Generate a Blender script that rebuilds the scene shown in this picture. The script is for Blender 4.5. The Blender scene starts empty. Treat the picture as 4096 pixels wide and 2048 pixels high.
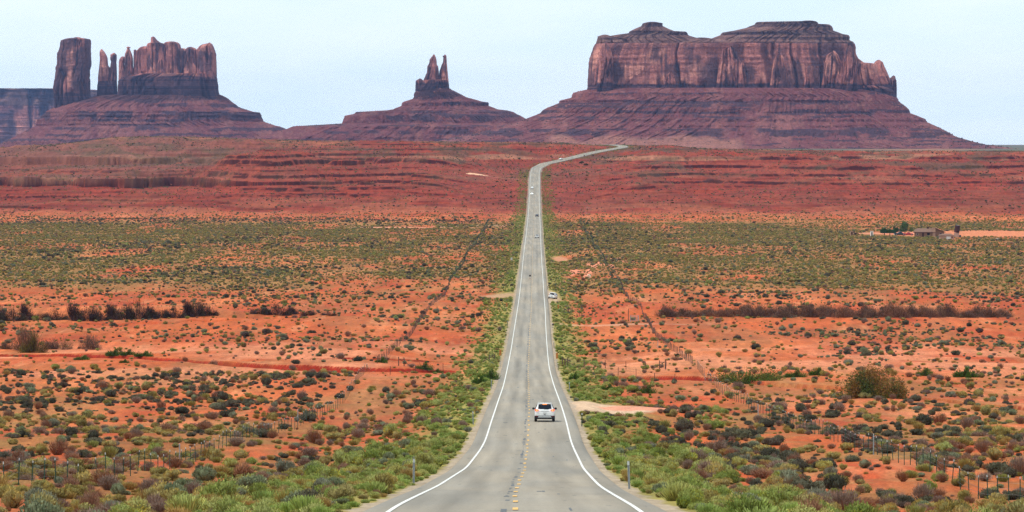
import bpy, bmesh, math, random
import numpy as np
from mathutils import Vector, Matrix
random.seed(7); RNG = np.random.RandomState(11)
S = bpy.context.scene; COL = S.collection
R = math.radians

# ------------------------------------------------------------------ camera
FP = 16000.0          # focal length in photograph pixels (photo is 4096 wide)
HOR = 560.0           # photo row of the horizon
CZ = 60.0             # camera height above datum
cam = bpy.data.cameras.new("camera"); camo = bpy.data.objects.new("camera", cam); COL.objects.link(camo)
cam.sensor_width = 36; cam.lens = 36 * FP / 4096; cam.clip_start = 1; cam.clip_end = 60000
camo.location = (0, 0, CZ); camo.rotation_euler = (R(90) - math.atan((1024 - HOR) / FP), 0, 0)
S.camera = camo
# ------------------------------------------------------------------ world, sun
SUN_EL, SUN_ROT = 60, 248      # elevation; compass rotation (0 = +Y, clockwise)
w = bpy.data.worlds.new("World"); S.world = w; w.use_nodes = True
nt = w.node_tree; nt.nodes.clear()
N = nt.nodes.new; L = nt.links.new
out = N('ShaderNodeOutputWorld'); bg = N('ShaderNodeBackground'); bg.inputs[1].default_value = 0.1
sky = N('ShaderNodeTexSky'); sky.sky_type = 'NISHITA'; sky.sun_disc = False
sky.sun_elevation = R(SUN_EL); sky.sun_rotation = R(SUN_ROT); sky.altitude = 1600; sky.dust_density = 2.0
tc = N('ShaderNodeTexCoord'); mp = N('ShaderNodeMapping'); mp.inputs['Scale'].default_value = (5, 5, 22)
nz = N('ShaderNodeTexNoise'); nz.inputs['Scale'].default_value = 1.6; nz.inputs['Detail'].default_value = 6; nz.inputs['Roughness'].default_value = .55
rp = N('ShaderNodeValToRGB'); rp.color_ramp.elements[0].position = .36; rp.color_ramp.elements[1].position = .66
rp.color_ramp.elements[0].color = (8.7, 10.6, 11.8, 1); rp.color_ramp.elements[1].color = (10.4, 11.5, 12.1, 1)
mx = N('ShaderNodeMixRGB'); mx.inputs[0].default_value = .93
L(tc.outputs['Generated'], mp.inputs[0]); L(mp.outputs[0], nz.inputs[0]); L(nz.outputs[0], rp.inputs[0])
L(sky.outputs[0], mx.inputs[1]); L(rp.outputs[0], mx.inputs[2]); L(mx.outputs[0], bg.inputs[0]); L(bg.outputs[0], out.inputs[0])
sun = bpy.data.lights.new("sun", 'SUN'); sun.energy = 3.0; sun.angle = R(6); sun.color = (1, .955, .88)
suno = bpy.data.objects.new("sun", sun); COL.objects.link(suno)
az, el = R(SUN_ROT), R(SUN_EL)
sdir = Vector((math.sin(az) * math.cos(el), math.cos(az) * math.cos(el), math.sin(el)))
suno.rotation_euler = sdir.to_track_quat('Z', 'Y').to_euler(); suno.location = (0, -50, 300)
S.view_settings.view_transform = 'Standard'; S.view_settings.look = 'None'
S.view_settings.exposure = 0.0; S.view_settings.gamma = 1
S.render.engine = 'CYCLES'; S.cycles.use_denoising = True; S.cycles.denoiser = 'OPENIMAGEDENOISE'; S.cycles.denoising_prefilter = 'NONE'; S.cycles.use_adaptive_sampling = False
S.cycles.max_bounces = 4; S.cycles.diffuse_bounces = 3; S.cycles.volume_bounces = 0
S.cycles.glossy_bounces = 2; S.cycles.transmission_bounces = 2; S.cycles.transparent_max_bounces = 4

# ------------------------------------------------------------------ numpy noise
def _h(ix, iy, seed):
    with np.errstate(over='ignore'):
        n = (ix.astype(np.int64) * 374761393 + iy.astype(np.int64) * 668265263 + seed * 1442695041) & 0xffffffff
        n = ((n ^ (n >> 13)) * 1274126177) & 0xffffffff
        n = ((n ^ (n >> 16)) * 2246822519) & 0xffffffff
        n = n ^ (n >> 15)
    return (n & 0xffffff).astype(np.float32) / 16777215.0
def vnoise(x, y, seed=0):
    x = np.asarray(x, np.float64); y = np.asarray(y, np.float64)
    ix = np.floor(x); iy = np.floor(y); fx = (x - ix).astype(np.float32); fy = (y - iy).astype(np.float32)
    ix = ix.astype(np.int64); iy = iy.astype(np.int64)
    fx = fx * fx * (3 - 2 * fx); fy = fy * fy * (3 - 2 * fy)
    a = _h(ix, iy, seed); b = _h(ix + 1, iy, seed); c = _h(ix, iy + 1, seed); d = _h(ix + 1, iy + 1, seed)
    return (a * (1 - fx) + b * fx) * (1 - fy) + (c * (1 - fx) + d * fx) * fy
def fbm(x, y, oct=4, seed=0, rough=.5):
    t = 0; a = 1; s = 0
    for k in range(oct):
        t = t + a * vnoise(x * 2 ** k + 17.3 * k, y * 2 ** k - 9.1 * k, seed + k); s += a; a *= rough
    return t / s            # 0..1
def sst(a, b, x):
    t = np.clip((x - a) / (b - a), 0, 1); return t * t * (3 - 2 * t)
def lerp3(c0, c1, t): return c0 * (1 - t[..., None]) + np.asarray(c1, np.float32) * t[..., None]

# ------------------------------------------------------------------ road path
# photo row, metres from camera, photo column of the road's centre
RT = [(2260,72,2050),(2165,84,2051),(2098,96,2052),(2046,109,2054),(1946,168,2070),(1873,232,2100),(1799,290,2110),(1762,318,2112),(1689,362,2116),(1615,430,2116),
      (1541,540,2115),(1468,655,2113),(1394,755,2117),(1321,852,2120),(1247,965,2125),(1174,1125,2127),(1100,1290,2129),(1062,1400,2129),
      (992,1640,2131),(946,1880,2133),(899,2120,2135),(853,2420,2136),(806,2660,2137),(760,2880,2138),(713,3070,2139),(690,3210,2140),
      (672,3290,2146),(655,3335,2178),(640,3368,2250),(625,3396,2310),(611,3424,2370),(600,3450,2428),(593,3475,2474),(588,3497,2494),
      (584,3525,2490),(581,3560,2465),(579,3600,2440)]
_d = np.array([r[1] for r in RT], float)
_x = np.array([(r[2] - 2048) / FP * r[1] for r in RT]); _z = np.array([CZ - (r[0] - HOR) / FP * r[1] for r in RT])
_rt_d = _d.copy(); _rt_z = _z.copy()
_d = np.concatenate([[-400, 0, 40], _d, [3700, 4000, 17000]])
_x = np.concatenate([[0, 0, 0.1], _x, [80, 60, 60]])
_z = np.concatenate([[56, 58.3, 55.6], _z, [54.5, 52, 46]])
GD = np.arange(-400, 17000, 4.0)
def smooth(v, n):
    k = np.hanning(n + 2)[1:-1]; k /= k.sum(); return np.convolve(np.pad(v, n // 2, 'edge'), k, 'valid')[:len(v)]
def _profile(zc):
    g = np.interp(GD, _d, zc); n_ = smooth(g, 7); m_ = smooth(g, 31); return smooth(np.where(GD < 420, n_, m_), 5), m_
_zc = _z.copy()
for _ in range(12):          # pull the smoothed profile through the surveyed points
    GZ, _mid = _profile(_zc); _zc[3:-3] += .7 * (_rt_z - np.interp(_rt_d, GD, GZ))
GX = np.interp(GD, _d, _x)
_xa = smooth(GX, 5); _xb = smooth(GX, 41); _t = sst(3000, 3200, GD); GX = _xb * (1 - _t) + _xa * _t
def road_x(Y): return np.interp(Y, GD, GX)
def road_z(Y): return np.interp(Y, GD, GZ)
# crest skyline of the red bench: photo column -> row
CRX = np.array([-1500, 0, 240, 330, 450, 560, 700, 950, 1250, 1400, 1700, 2100, 2380, 2440, 2520, 2650, 2800, 3100, 3500, 4096, 5600])
CRY = np.array([596, 590, 575, 566, 549, 545, 546, 553, 562, 563, 565, 569, 572, 580, 582, 580, 593, 598, 604, 611, 618])
D_CREST = 3680.0
# wash with a cut bank facing the camera: lateral metres -> distance
WX = np.array([-200, -85, -66, -40, -27, -20, -12, 14, 20, 30, 36, 45, 60, 80, 200])
WY = np.array([760, 730, 712, 668, 655, 650, 655, 625, 612, 596, 578, 556, 470, 440, 380])

def height(X, Y, fine=True):
    X = np.asarray(X, np.float64); Y = np.asarray(Y, np.float64)
    rx = road_x(Y); rz = road_z(Y); d = np.abs(X - rx)
    far = sst(2260, 2520, Y)
    px = 2048 + X / np.maximum(Y, 50) * FP
    # ---- valley floor
    amp = sst(6, 26, d)
    v = np.interp(Y, GD, _mid) * amp + rz * (1 - amp)
    v = np.where(Y < 420, rz, v)
    v = v + amp * (1 - .6 * np.exp(-((Y - np.interp(X, WX, WY)) / 40) ** 2)) * ((fbm(X / 46, Y / 70, 4, 3) - .5) * 2.4 + (fbm(X / 11, Y / 13, 3, 9) - .5) * .9) * (1 - .35 * sst(1000, 1400, Y))
    side_ = X < rx      # land beside the road embankment lies lower
    drp = np.where(side_, np.interp(Y, [60, 150, 200, 300, 380, 466, 540, 600, 660], [.2, .6, .75, 1.3, 2.1, 2.7, 1.7, .5, 0]), np.interp(Y, [60, 150, 211, 289, 350, 425, 520, 590, 640], [.3, 1.2, 1.35, .6, .9, 1.4, 1.1, .4, 0]))
    ps_ = np.where(side_, 0, 8 * np.exp(-((Y - 428) / 30) ** 2)); v = v - drp * sst(0, 1, (d - 5.5 - ps_) / 13.5)
    v = v + sst(3.5, 7, d) * ((fbm(X / 2.3, Y / 2.3, 2, 21) - .5) * .22)
    v = v - sst(4.6, 8.5, d) * .55 * (1 - sst(12, 26, d))
    wy = np.interp(X, WX, WY) + (fbm(X / 16, X * 0, 3, 41) - .5) * 6
    s = Y - wy; wm = sst(9, 15, d) * (.65 + .35 * sst(.3, .5, fbm(X / 30, X * 0 + 3, 2, 44)))
    v = v - 1.9 * wm * np.clip((s + 18) / 16.4, 0, 1) * (s < -1.6) - 1.9 * wm * np.clip(-s / 1.6, 0, 1) * (s >= -1.6) * (s < 0)
    # second, smaller cuts
    for (xa, xb, yy, dep, sd) in ((-38, -10, 700, .7, 5), (-150, -60, 905, 1.0, 6), (-34, -8, 232, .9, 7), (25, 60, 262, .7, 8)):
        s2 = Y - (yy + (fbm(X / 7, X * 0, 3, 60 + sd) - .5) * 22); m2 = sst(xa, xa + 6, X) * (1 - sst(xb - 6, xb, X))
        v = v - dep * m2 * (np.clip((s2 + 9) / 8.2, 0, 1) * (s2 < -.8) + np.clip(-s2 / .8, 0, 1) * (s2 >= -.8) * (s2 < 0))
    # tamarisk gully
    v = v - 1.6 * np.exp(-((Y - 945 - (fbm(X / 60, X * 0, 2, 71) - .5) * 30) / 16) ** 2) * sst(14, 30, d)
    # ---- red ledgy slopes
    cz = CZ - (np.interp(px, CRX, CRY) - HOR) / FP * D_CREST
    Yw = Y + (fbm(X / 210, Y / 420, 4, 81) - .5) * 620 * sst(2350, 2700, Y) * (1 - sst(3250, 3600, Y))
    t = np.clip((Yw - 2350) / (D_CREST - 2350), 0, 1)
    prof = np.interp(t, [0, .12, .3, .42, .6, .72, .86, 1], [0, .05, .24, .42, .62, .80, .93, 1])
    z0 = 14.6
    b = z0 + (cz - z0) * prof
    # left mound
    mx_ = -188 + 22 * (fbm(Y / 90, X * 0, 2, 90) - .5); my_ = 3040
    q = np.sqrt(((X - mx_) / np.where(X < mx_, 66, 118)) ** 2 + ((Y - my_) / 420) ** 2) + (fbm(X / 34, Y / 90, 4, 91) - .5) * .34
    b = np.maximum(b, 14 + 38.5 * np.interp(q, [0, .22, .34, .5, .75, 1.1, 1.5], [1, .95, .80, .62, .38, .13, 0]))
    q2 = np.sqrt(((X + 125) / 70) ** 2 + ((Y - 3060) / 330) ** 2) + (fbm(X / 30, Y / 80, 3, 95) - .5) * .3
    b = np.maximum(b, 14 + 30 * np.interp(q2, [0, .3, .6, 1.0, 1.4], [1, .9, .55, .2, 0]))
    b = b + (fbm(X / 60, Y / 110, 5, 99) - .5) * 12.0 * (.5 + .5 * sst(14, 30, b)) * sst(2380, 2700, Y) * (1 - sst(3450, 3680, Y)) + (fbm(X / 15, Y / 34, 4, 97) - .5) * 4.4 * (1 - sst(3500, 3680, Y))
    # terraces: slope, then ledge
    step = 4.4; wob = (fbm(X / 55, Y / 160, 3, 101) - .5) * 1.3
    qz = (b + wob) / step; fl = np.floor(qz); fr = qz - fl
    cut = .70 + .2 * vnoise(fl * 7.7, fl * 0, 103); stp = .45 + .40 * vnoise(fl * 3.3, fl * 0 + 5, 104)
    tr = np.where(fr < cut, fr / cut * (1 - stp), 1 - stp + stp * sst(0, .22, (fr - cut) / (1 - cut)))
    bt = (fl + tr) * step - wob
    ms = sst(.30, .50, fbm(X / 90, Y / 200, 3, 107)) * .75 + .25
    ms = ms * np.where(X < rx, 1, .62)
    ms = ms * sst(2400, 2560, Y) * (1 - sst(3400, 3640, Y))
    b = b * (1 - ms * .34) + bt * ms * .34
    # named cliffs: a steep riser where the slope crosses an elevation
    rg = sst(2420, 2600, Y) * (1 - sst(3480, 3640, Y)); nn = (fbm(X / 40, Y / 120, 3, 111) - .5) * 2.4; n2 = fbm(X / 20, Y / 60, 3, 113)
    md = 1 - sst(.8, 1.15, np.sqrt(((X + 165) / 150) ** 2 + ((Y - 3040) / 520) ** 2))
    lf = 1 - sst(-215, -165, X); rt = sst(20, 60, X)
    for zc, hh, mk in ((30.5, 7.0, lf), (35.5, 3.0, lf), (43.5, 6.4, 1 - sst(-330, -260, X)), (47.5, 1.7, md), (43.6, 3.0, md), (34.0, 1.7, md), (29.8, 1.8, md), (26.6, 1.9, md), (23.0, 1.8, md), (19.8, 1.5, md), (38.0, 1.7, rt), (28, 1.8, rt), (45.0, 2.0, rt), (33, 1.6, 1 - md)):
        q = b - zc + nn; b = b + rg * mk * hh * (.45 + .9 * n2) * (sst(-.35, .35, q) - np.clip((q + 5) / 10, 0, 1))
    b = np.where(Y > D_CREST, np.minimum(b, cz - (Y - D_CREST) * .004 * 1.0) , b)
    plain = np.interp(Y, [3680, 4200, 6000, 17000], [50, 47.0, 45.6, 40])
    b = np.where(Y > D_CREST, np.maximum(plain, cz - (Y - D_CREST) * .03), b)
    z = v * (1 - far) + b * far
    # blend to the road bed, wider bed far away (cut and fill)
    bw = np.interp(Y, [0, 2200, 2500, 3250, 3400, 3600, 3700], [5.2, 6, 7, 7, 9, 9, 8])
    bo = np.interp(Y, [0, 2200, 2500, 3250, 3400, 3600, 3700], [6, 14, 80, 95, 80, 40, 30])
    kk = 1 - sst(0, 1, (d - bw) / bo) * far - (1 - far) * sst(bw, bw + 3, d)
    kk = kk * (1 - sst(3640, 3760, Y))
    z = z * (1 - kk) + (rz - .18 - .00008 * Y) * kk
    # shoulder falls away right of the far climb so that it can be seen
    return z

def P2W(px, py):
    """ground point seen at a photo pixel"""
    Y = np.concatenate([np.arange(90, 1400, 2.0), np.arange(1400, 3700, 6.0)]); X = (px - 2048) / FP * Y
    y = HOR + (CZ - height(X, Y)) / Y * FP
    i = np.where(y <= py)[0]
    i = i[0] if len(i) else len(Y) - 1
    if i > 0 and y[i - 1] != y[i]:
        t = (y[i - 1] - py) / (y[i - 1] - y[i]); t = min(max(t, 0), 1); yy = Y[i - 1] + t * (Y[i] - Y[i - 1])
    else: yy = Y[i]
    xx = (px - 2048) / FP * yy
    return float(xx), float(yy), float(height(xx, yy))
def zat(x, y): return float(height(np.array([x]), np.array([y]))[0])
def D2W(px, Y):
    x = (px - 2048) / FP * Y; return x, Y, zat(x, Y)

# ------------------------------------------------------------------ helpers
def tag(o, label=None, cat=None, group=None, kind=None):
    if label: o['label'] = label
    if cat: o['category'] = cat
    if group: o['group'] = group
    if kind: o['kind'] = kind
    return o
def npmesh(name, co, faces, mats=(), smooth_=False, col=None, mi=None):
    me = bpy.data.meshes.new(name); co = np.asarray(co, np.float32); faces = np.asarray(faces, np.int32)
    k = faces.shape[1]; nf = len(faces)
    me.vertices.add(len(co)); me.vertices.foreach_set('co', co.ravel())
    me.loops.add(nf * k); me.loops.foreach_set('vertex_index', faces.ravel())
    me.polygons.add(nf); me.polygons.foreach_set('loop_start', np.arange(0, nf * k, k, dtype=np.int32))
    me.polygons.foreach_set('loop_total', np.full(nf, k, np.int32))
    if smooth_: me.polygons.foreach_set('use_smooth', np.ones(nf, bool))
    if mi is not None: me.polygons.foreach_set('material_index', np.asarray(mi, np.int32))
    for m in mats: me.materials.append(m)
    me.update(calc_edges=True)
    if col is not None:
        a = me.color_attributes.new('Col', 'FLOAT_COLOR', 'POINT')
        c = np.ones((len(co), 4), np.float32); c[:, :3] = col.reshape(-1, 3); a.data.foreach_set('color', c.ravel())
    return me
def link(me, name, parent=None):
    o = bpy.data.objects.new(name, me); COL.objects.link(o)
    if parent is not None: o.parent = parent
    return o
def gridf(nr, nc, wrap=False):
    i = np.arange(nr - 1)[:, None]; j = np.arange(nc if wrap else nc - 1)[None, :]; j2 = (j + 1) % nc
    a = i * nc + j; b = i * nc + j2; c = (i + 1) * nc + j2; d = (i + 1) * nc + j
    return np.stack([a, b, c, d], -1).reshape(-1, 4)
def empty(name, loc, rz=0, rx=0, ry=0):
    o = bpy.data.objects.new(name, None); COL.objects.link(o); o.location = loc; o.rotation_euler = (rx, ry, rz); o.empty_display_size = .3
    return o

def mat(name, col, rough=.8, metal=0, emit=None, es=1, noise=None, spec=.3, bump=0):
    """noise = (scale, amount)"""
    m = bpy.data.materials.new(name); m.use_nodes = True; t = m.node_tree; b = t.nodes['Principled BSDF']
    b.inputs['Roughness'].default_value = rough; b.inputs['Metallic'].default_value = metal
    b.inputs['Specular IOR Level'].default_value = spec
    c = (*col, 1)
    b.inputs['Base Color'].default_value = c
    if noise:
        n = t.nodes.new('ShaderNodeTexNoise'); n.inputs['Scale'].default_value = noise[0]; n.inputs['Detail'].default_value = 5
        tc = t.nodes.new('ShaderNodeTexCoord'); t.links.new(tc.outputs['Object'], n.inputs[0])
        r = t.nodes.new('ShaderNodeMapRange'); r.inputs[1].default_value = .3; r.inputs[2].default_value = .7
        r.inputs[3].default_value = 1 - noise[1]; r.inputs[4].default_value = 1 + noise[1]
        mm = t.nodes.new('ShaderNodeMixRGB'); mm.blend_type = 'MULTIPLY'; mm.inputs[0].default_value = 1; mm.inputs[1].default_value = c
        t.links.new(n.outputs[0], r.inputs[0]); t.links.new(r.outputs[0], mm.inputs[2]); t.links.new(mm.outputs[0], b.inputs['Base Color'])
    if emit: b.inputs['Emission Color'].default_value = (*emit, 1); b.inputs['Emission Strength'].default_value = es
    return m

def rock_mat(name, scales, amt, rough=.95, bump=.6, bscale=.3, bdist=.5):
    """vertex colour times layered noise, with bump"""
    m = bpy.data.materials.new(name); m.use_nodes = True; t = m.node_tree; b = t.nodes['Principled BSDF']
    b.inputs['Roughness'].default_value = rough; b.inputs['Specular IOR Level'].default_value = .1
    a = t.nodes.new('ShaderNodeAttribute'); a.attribute_name = 'Col'
    prev = a.outputs['Color']; g = t.nodes.new('ShaderNodeNewGeometry')
    for i, (sc, am) in enumerate(zip(scales, amt)):
        mp = t.nodes.new('ShaderNodeMapping'); mp.inputs['Scale'].default_value = sc
        n = t.nodes.new('ShaderNodeTexNoise'); n.inputs['Scale'].default_value = 1; n.inputs['Detail'].default_value = 6; n.inputs['Roughness'].default_value = .65
        t.links.new(g.outputs['Position'], mp.inputs[0]); t.links.new(mp.outputs[0], n.inputs[0])
        r = t.nodes.new('ShaderNodeMapRange'); r.inputs[1].default_value = .3; r.inputs[2].default_value = .7; r.inputs[3].default_value = 1 - am; r.inputs[4].default_value = 1 + am
        mm = t.nodes.new('ShaderNodeMixRGB'); mm.blend_type = 'MULTIPLY'; mm.inputs[0].default_value = 1
        t.links.new(n.outputs[0], r.inputs[0]); t.links.new(prev, mm.inputs[1]); t.links.new(r.outputs[0], mm.inputs[2]); prev = mm.outputs[0]
    t.links.new(prev, b.inputs['Base Color'])
    n = t.nodes.new('ShaderNodeTexNoise'); n.inputs['Scale'].default_value = bscale; n.inputs['Detail'].default_value = 8; n.inputs['Roughness'].default_value = .65
    t.links.new(g.outputs['Position'], n.inputs[0])
    bp = t.nodes.new('ShaderNodeBump'); bp.inputs['Strength'].default_value = bump; bp.inputs['Distance'].default_value = bdist
    t.links.new(n.outputs[0], bp.inputs['Height']); t.links.new(bp.outputs[0], b.inputs['Normal'])
    return m

# ------------------------------------------------------------------ terrain
def build_ground():
    # rows: dense in screen space
    Yt = np.linspace(100, 2400, 4000); yt = HOR + (CZ - road_z(Yt)) / Yt * FP
    cum = np.concatenate([[0], np.cumsum(np.maximum(np.abs(np.diff(yt)), .22))])
    rows = [np.array([-300, -150, -60, -20, 0, 20, 40, 60, 80, 90.]), np.interp(np.linspace(0, cum[-1], 1050), cum, Yt), np.linspace(585, 740, 260),
            np.linspace(2402, 3700, 620), np.array([3720, 3760, 3850, 4000, 4300, 4700, 5200, 6000, 7000, 8000, 9500, 12000, 16500.])]
    Y = np.sort(np.concatenate(rows))
    # columns: even, denser near the road
    U = np.linspace(-1, 1, 1050)
    W = np.maximum(.172 * Y, 32)
    W = np.where(Y > 4000, W * np.interp(Y, [4000, 16500], [1.0, 1.8]), W)
    X = W[:, None] * U[None, :]; YY = np.repeat(Y[:, None], len(U), 1)
    Z = height(X, YY)
    # ---- surface colour (linear albedo)
    px = 2048 + X / np.maximum(YY, 50) * FP; py = HOR + (CZ - Z) / np.maximum(YY, 50) * FP
    d = np.abs(X - road_x(YY))
    soil = np.empty(X.shape + (3,), np.float32); soil[:] = (.55, .118, .036)
    soil = lerp3(soil, (.50, .088, .030), sst(.42, .62, fbm(X / 18, YY / 45, 5, 201)))
    soil = lerp3(soil, (.66, .19, .068), sst(.52, .72, fbm(X / 26, YY / 120, 5, 203)) * .8)
    soil = lerp3(soil, (.38, .135, .055), sst(.5, .64, fbm(X / 9 + 31, YY / 60, 5, 281, .6)) * .55)
    soil = lerp3(soil, (.66, .25, .12), sst(.6, .7, fbm(X / 5 + 77, YY / 45, 5, 283, .6)) * .5)
    # pale hard flats around the wash
    fl = sst(560, 640, YY) * (1 - sst(730, 800, YY)) + .8 * np.exp(-((YY - 500 + X * .6) / 40) ** 2) * (X > 30)
    soil = lerp3(soil, (.74, .27, .145), fl * sst(.35, .6, fbm(X / 16, YY / 30, 3, 205)) * .8)
    # cut banks: deep red where steep
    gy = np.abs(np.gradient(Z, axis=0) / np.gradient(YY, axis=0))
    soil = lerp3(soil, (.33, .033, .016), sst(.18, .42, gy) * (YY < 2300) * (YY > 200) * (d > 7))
    # low olive / straw undergrowth
    g1 = sst(.46, .64, fbm(X / 14, YY / 20, 5, 207)) * .5
    dens = np.interp(YY, [100, 230, 420, 560, 700, 1060, 1150, 1300, 1900, 2130, 2240, 2500], [.7, .75, .8, .45, .12, .1, .55, .8, .85, .6, .12, .1])
    soil = lerp3(soil, (.36, .16, .055), np.clip(g1 * dens * 2, 0, .8))
    g2 = sst(.5, .7, fbm(X / 5, YY / 9, 4, 209))
    soil = lerp3(soil, (.27, .17, .06), g2 * dens * .65)
    # roadside green verge
    vg = (1 - sst(6.5, 13, d + (fbm(X / 6, YY / 9, 3, 211) - .5) * 7)) * (YY < 3600)
    vg = vg * (1 - sst(2900, 3200, YY) * .5)
    soil = lerp3(soil, (.31, .28, .075), vg * .9)
    # red ledgy slopes, strata coloured by elevation, ledge shadow painted on dark bands and risers
    far = sst(2330, 2480, YY + (fbm(X / 60, YY / 60, 3, 213) - .5) * 120)
    red = np.empty_like(soil); red[:] = (.40, .058, .025)
    zz = Z + (fbm(X / 70, YY / 150, 3, 215) - .5) * 2
    band = vnoise(zz / .55, zz * 0, 217); band2 = vnoise(zz / 2.4, zz * 0 + 9, 219)
    red = lerp3(red, (.20, .027, .016), sst(.45, .75, band) * .6)  # maroon rock strata, doubling as painted ledge shadow
    red = lerp3(red, (.40, .080, .042), sst(.5, .85, band2) * .7)
    red = lerp3(red, (.45, .092, .045), sst(.5, .72, fbm(X / 30, YY / 70, 4, 221)) * .6)
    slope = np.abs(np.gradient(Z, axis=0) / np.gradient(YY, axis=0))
    red = lerp3(red, (.065, .011, .011), sst(.16, .32, slope) * .95)  # steep risers darkened, ledge shadow put into the colour
    # paler, pinkish cap country and tan ledges on top
    cap = sst(27, 40, Z + (fbm(X / 60, YY / 150, 4, 223) - .5) * 12)
    cap = cap * (1 - (1 - sst(.5, .9, np.sqrt(((X + 150) / 130) ** 2 + ((YY - 3040) / 420) ** 2))) * .85)
    red = lerp3(red, (.30, .115, .085), cap * (1 - sst(-330, -60, X)) * .9)
    tan = sst(.66, .8, vnoise((Z + (fbm(X / 50, YY / 80, 3, 225) - .5) * 3) / 2.6, Z * 0 + 31, 227)) * cap * sst(.42, .62, fbm(X / 45, YY / 60, 3, 229))
    red = lerp3(red, (.56, .27, .165), tan * .65)
    top = sst(3420, 3620, YY)
    red = lerp3(red, (.58, .20, .10), top * sst(.4, .6, fbm(X / 40, YY / 50, 4, 231)) * .8)
    gm = sst(.48, .64, fbm(X / 26, YY / 46, 5, 233)) * (.25 + .6 * cap)
    red = lerp3(red, (.135, .095, .055), gm * .75)
    foot = (1 - sst(0, 1, (YY - 2350) / 330)) * sst(.38, .6, fbm(X / 40, YY / 40, 3, 235))
    red = lerp3(red, (.62, .20, .10), foot * .75)
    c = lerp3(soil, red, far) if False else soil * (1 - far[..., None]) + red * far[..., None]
    pl_ = sst(1120, 1220, YY) * (1 - sst(2150, 2260, YY)) * sst(.33, .50, fbm(X / 26, YY / 130, 4, 315))
    c = lerp3(c, (.31, .165, .055), pl_ * .85 * sst(5, 8, d))
    c = c * (.78 - .22 * far)[..., None] * np.array((1, .97, .88), np.float32)
    # fine mottling, stretched along the view because the ground is seen so flat
    k1 = fbm(X / 1.3, YY / 20, 4, 261, .65); k2 = fbm(X / 5.5, YY / 75, 4, 263, .6)
    c = c * (1 + (k1 - .5)[..., None] * np.interp(YY, [100, 600, 2200, 3000], [.35, .55, .8, .95])[..., None]) * (1 + (k2 - .5)[..., None] * np.interp(YY, [100, 2200, 3000], [.3, .5, .5])[..., None])
    # plain beyond the crest: grey green scrub
    pl = sst(3760, 3900, YY)
    plain = np.empty_like(soil); plain[:] = (.105, .10, .066)
    plain = lerp3(plain, (.34, .13, .07), sst(.55, .7, fbm(X / 60, YY / 260, 3, 237)) * .6)
    c = c * (1 - pl[..., None]) + plain * pl[..., None]
    # bare pullouts, tracks
    def patch(cx, cy, rx, ry, colr, k=1.0, sd=0, rot=0.0):
        nonlocal c
        dx = X - cx; dy = YY - cy - rot * dx
        q = np.sqrt((dx / rx) ** 2 + (dy / ry) ** 2) + (fbm(X / 3, YY / 6, 3, 240 + sd) - .5) * .5
        c = lerp3(c, colr, (1 - sst(.8, 1.05, q)) * k)
    patch(9.5, 428, 6.6, 27, (.54, .36, .235), .95, 1)
    patch(14.5, 430, 5.5, 12, (.62, .23, .14), .8, 2)
    patch(9.5, 1105, 4.0, 62, (.50, .33, .22), .7, 3)
    patch(-2.0, 1120, 6.5, 20, (.42, .24, .15), .65, 4)
    patch(20, 893, 24, 4.5, (.46, .24, .15), .6, 5, -.18)
    patch(-33, 3075, 16, 13, (.70, .42, .26), .95, 6)
    patch(-22, 3062, 42, 3.5, (.45, .2, .13), .7, 7)
    patch(-60, 2060, 62, 5, (.66, .27, .16), .85, 8)
    patch(-18, 2100, 26, 4, (.48, .30, .21), .85, 9, .8)
    patch(255, 1930, 82, 70, (.56, .185, .085), .9, 10)
    patch(170, 1935, 40, 14, (.62, .23, .13), .7, 11)
    patch(18, 1500, 3.0, 34, (.66, .27, .15), .6, 12)
    for k in range(9):
        patch(20 + 2.6 * k, 1330 + 26 * k - 30 * (k % 3), 2.5, 34, (.68, .23, .13), .75, 13 + k, 14 * (-1) ** k)
    # earthworks beside the road: gravelly shoulder
    c = lerp3(c, (.36, .275, .20), (1 - sst(4.75, 5.15, d + (fbm(X / 1.2, YY / 4, 3, 251) - .5) * .9)) * (YY < 3650) * .9)
    m = rock_mat('desert_ground', [(.9, .25, .9), (5, 1.6, 5), (.06, .03, .3)], [.24, .28, .10], bscale=2.2, bump=.5, bdist=.25)
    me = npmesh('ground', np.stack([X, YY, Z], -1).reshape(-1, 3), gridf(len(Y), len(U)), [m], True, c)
    o = link(me, 'ground'); tag(o, kind='structure', label='red orange desert ground with ledgy red slopes')
build_ground()

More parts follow.
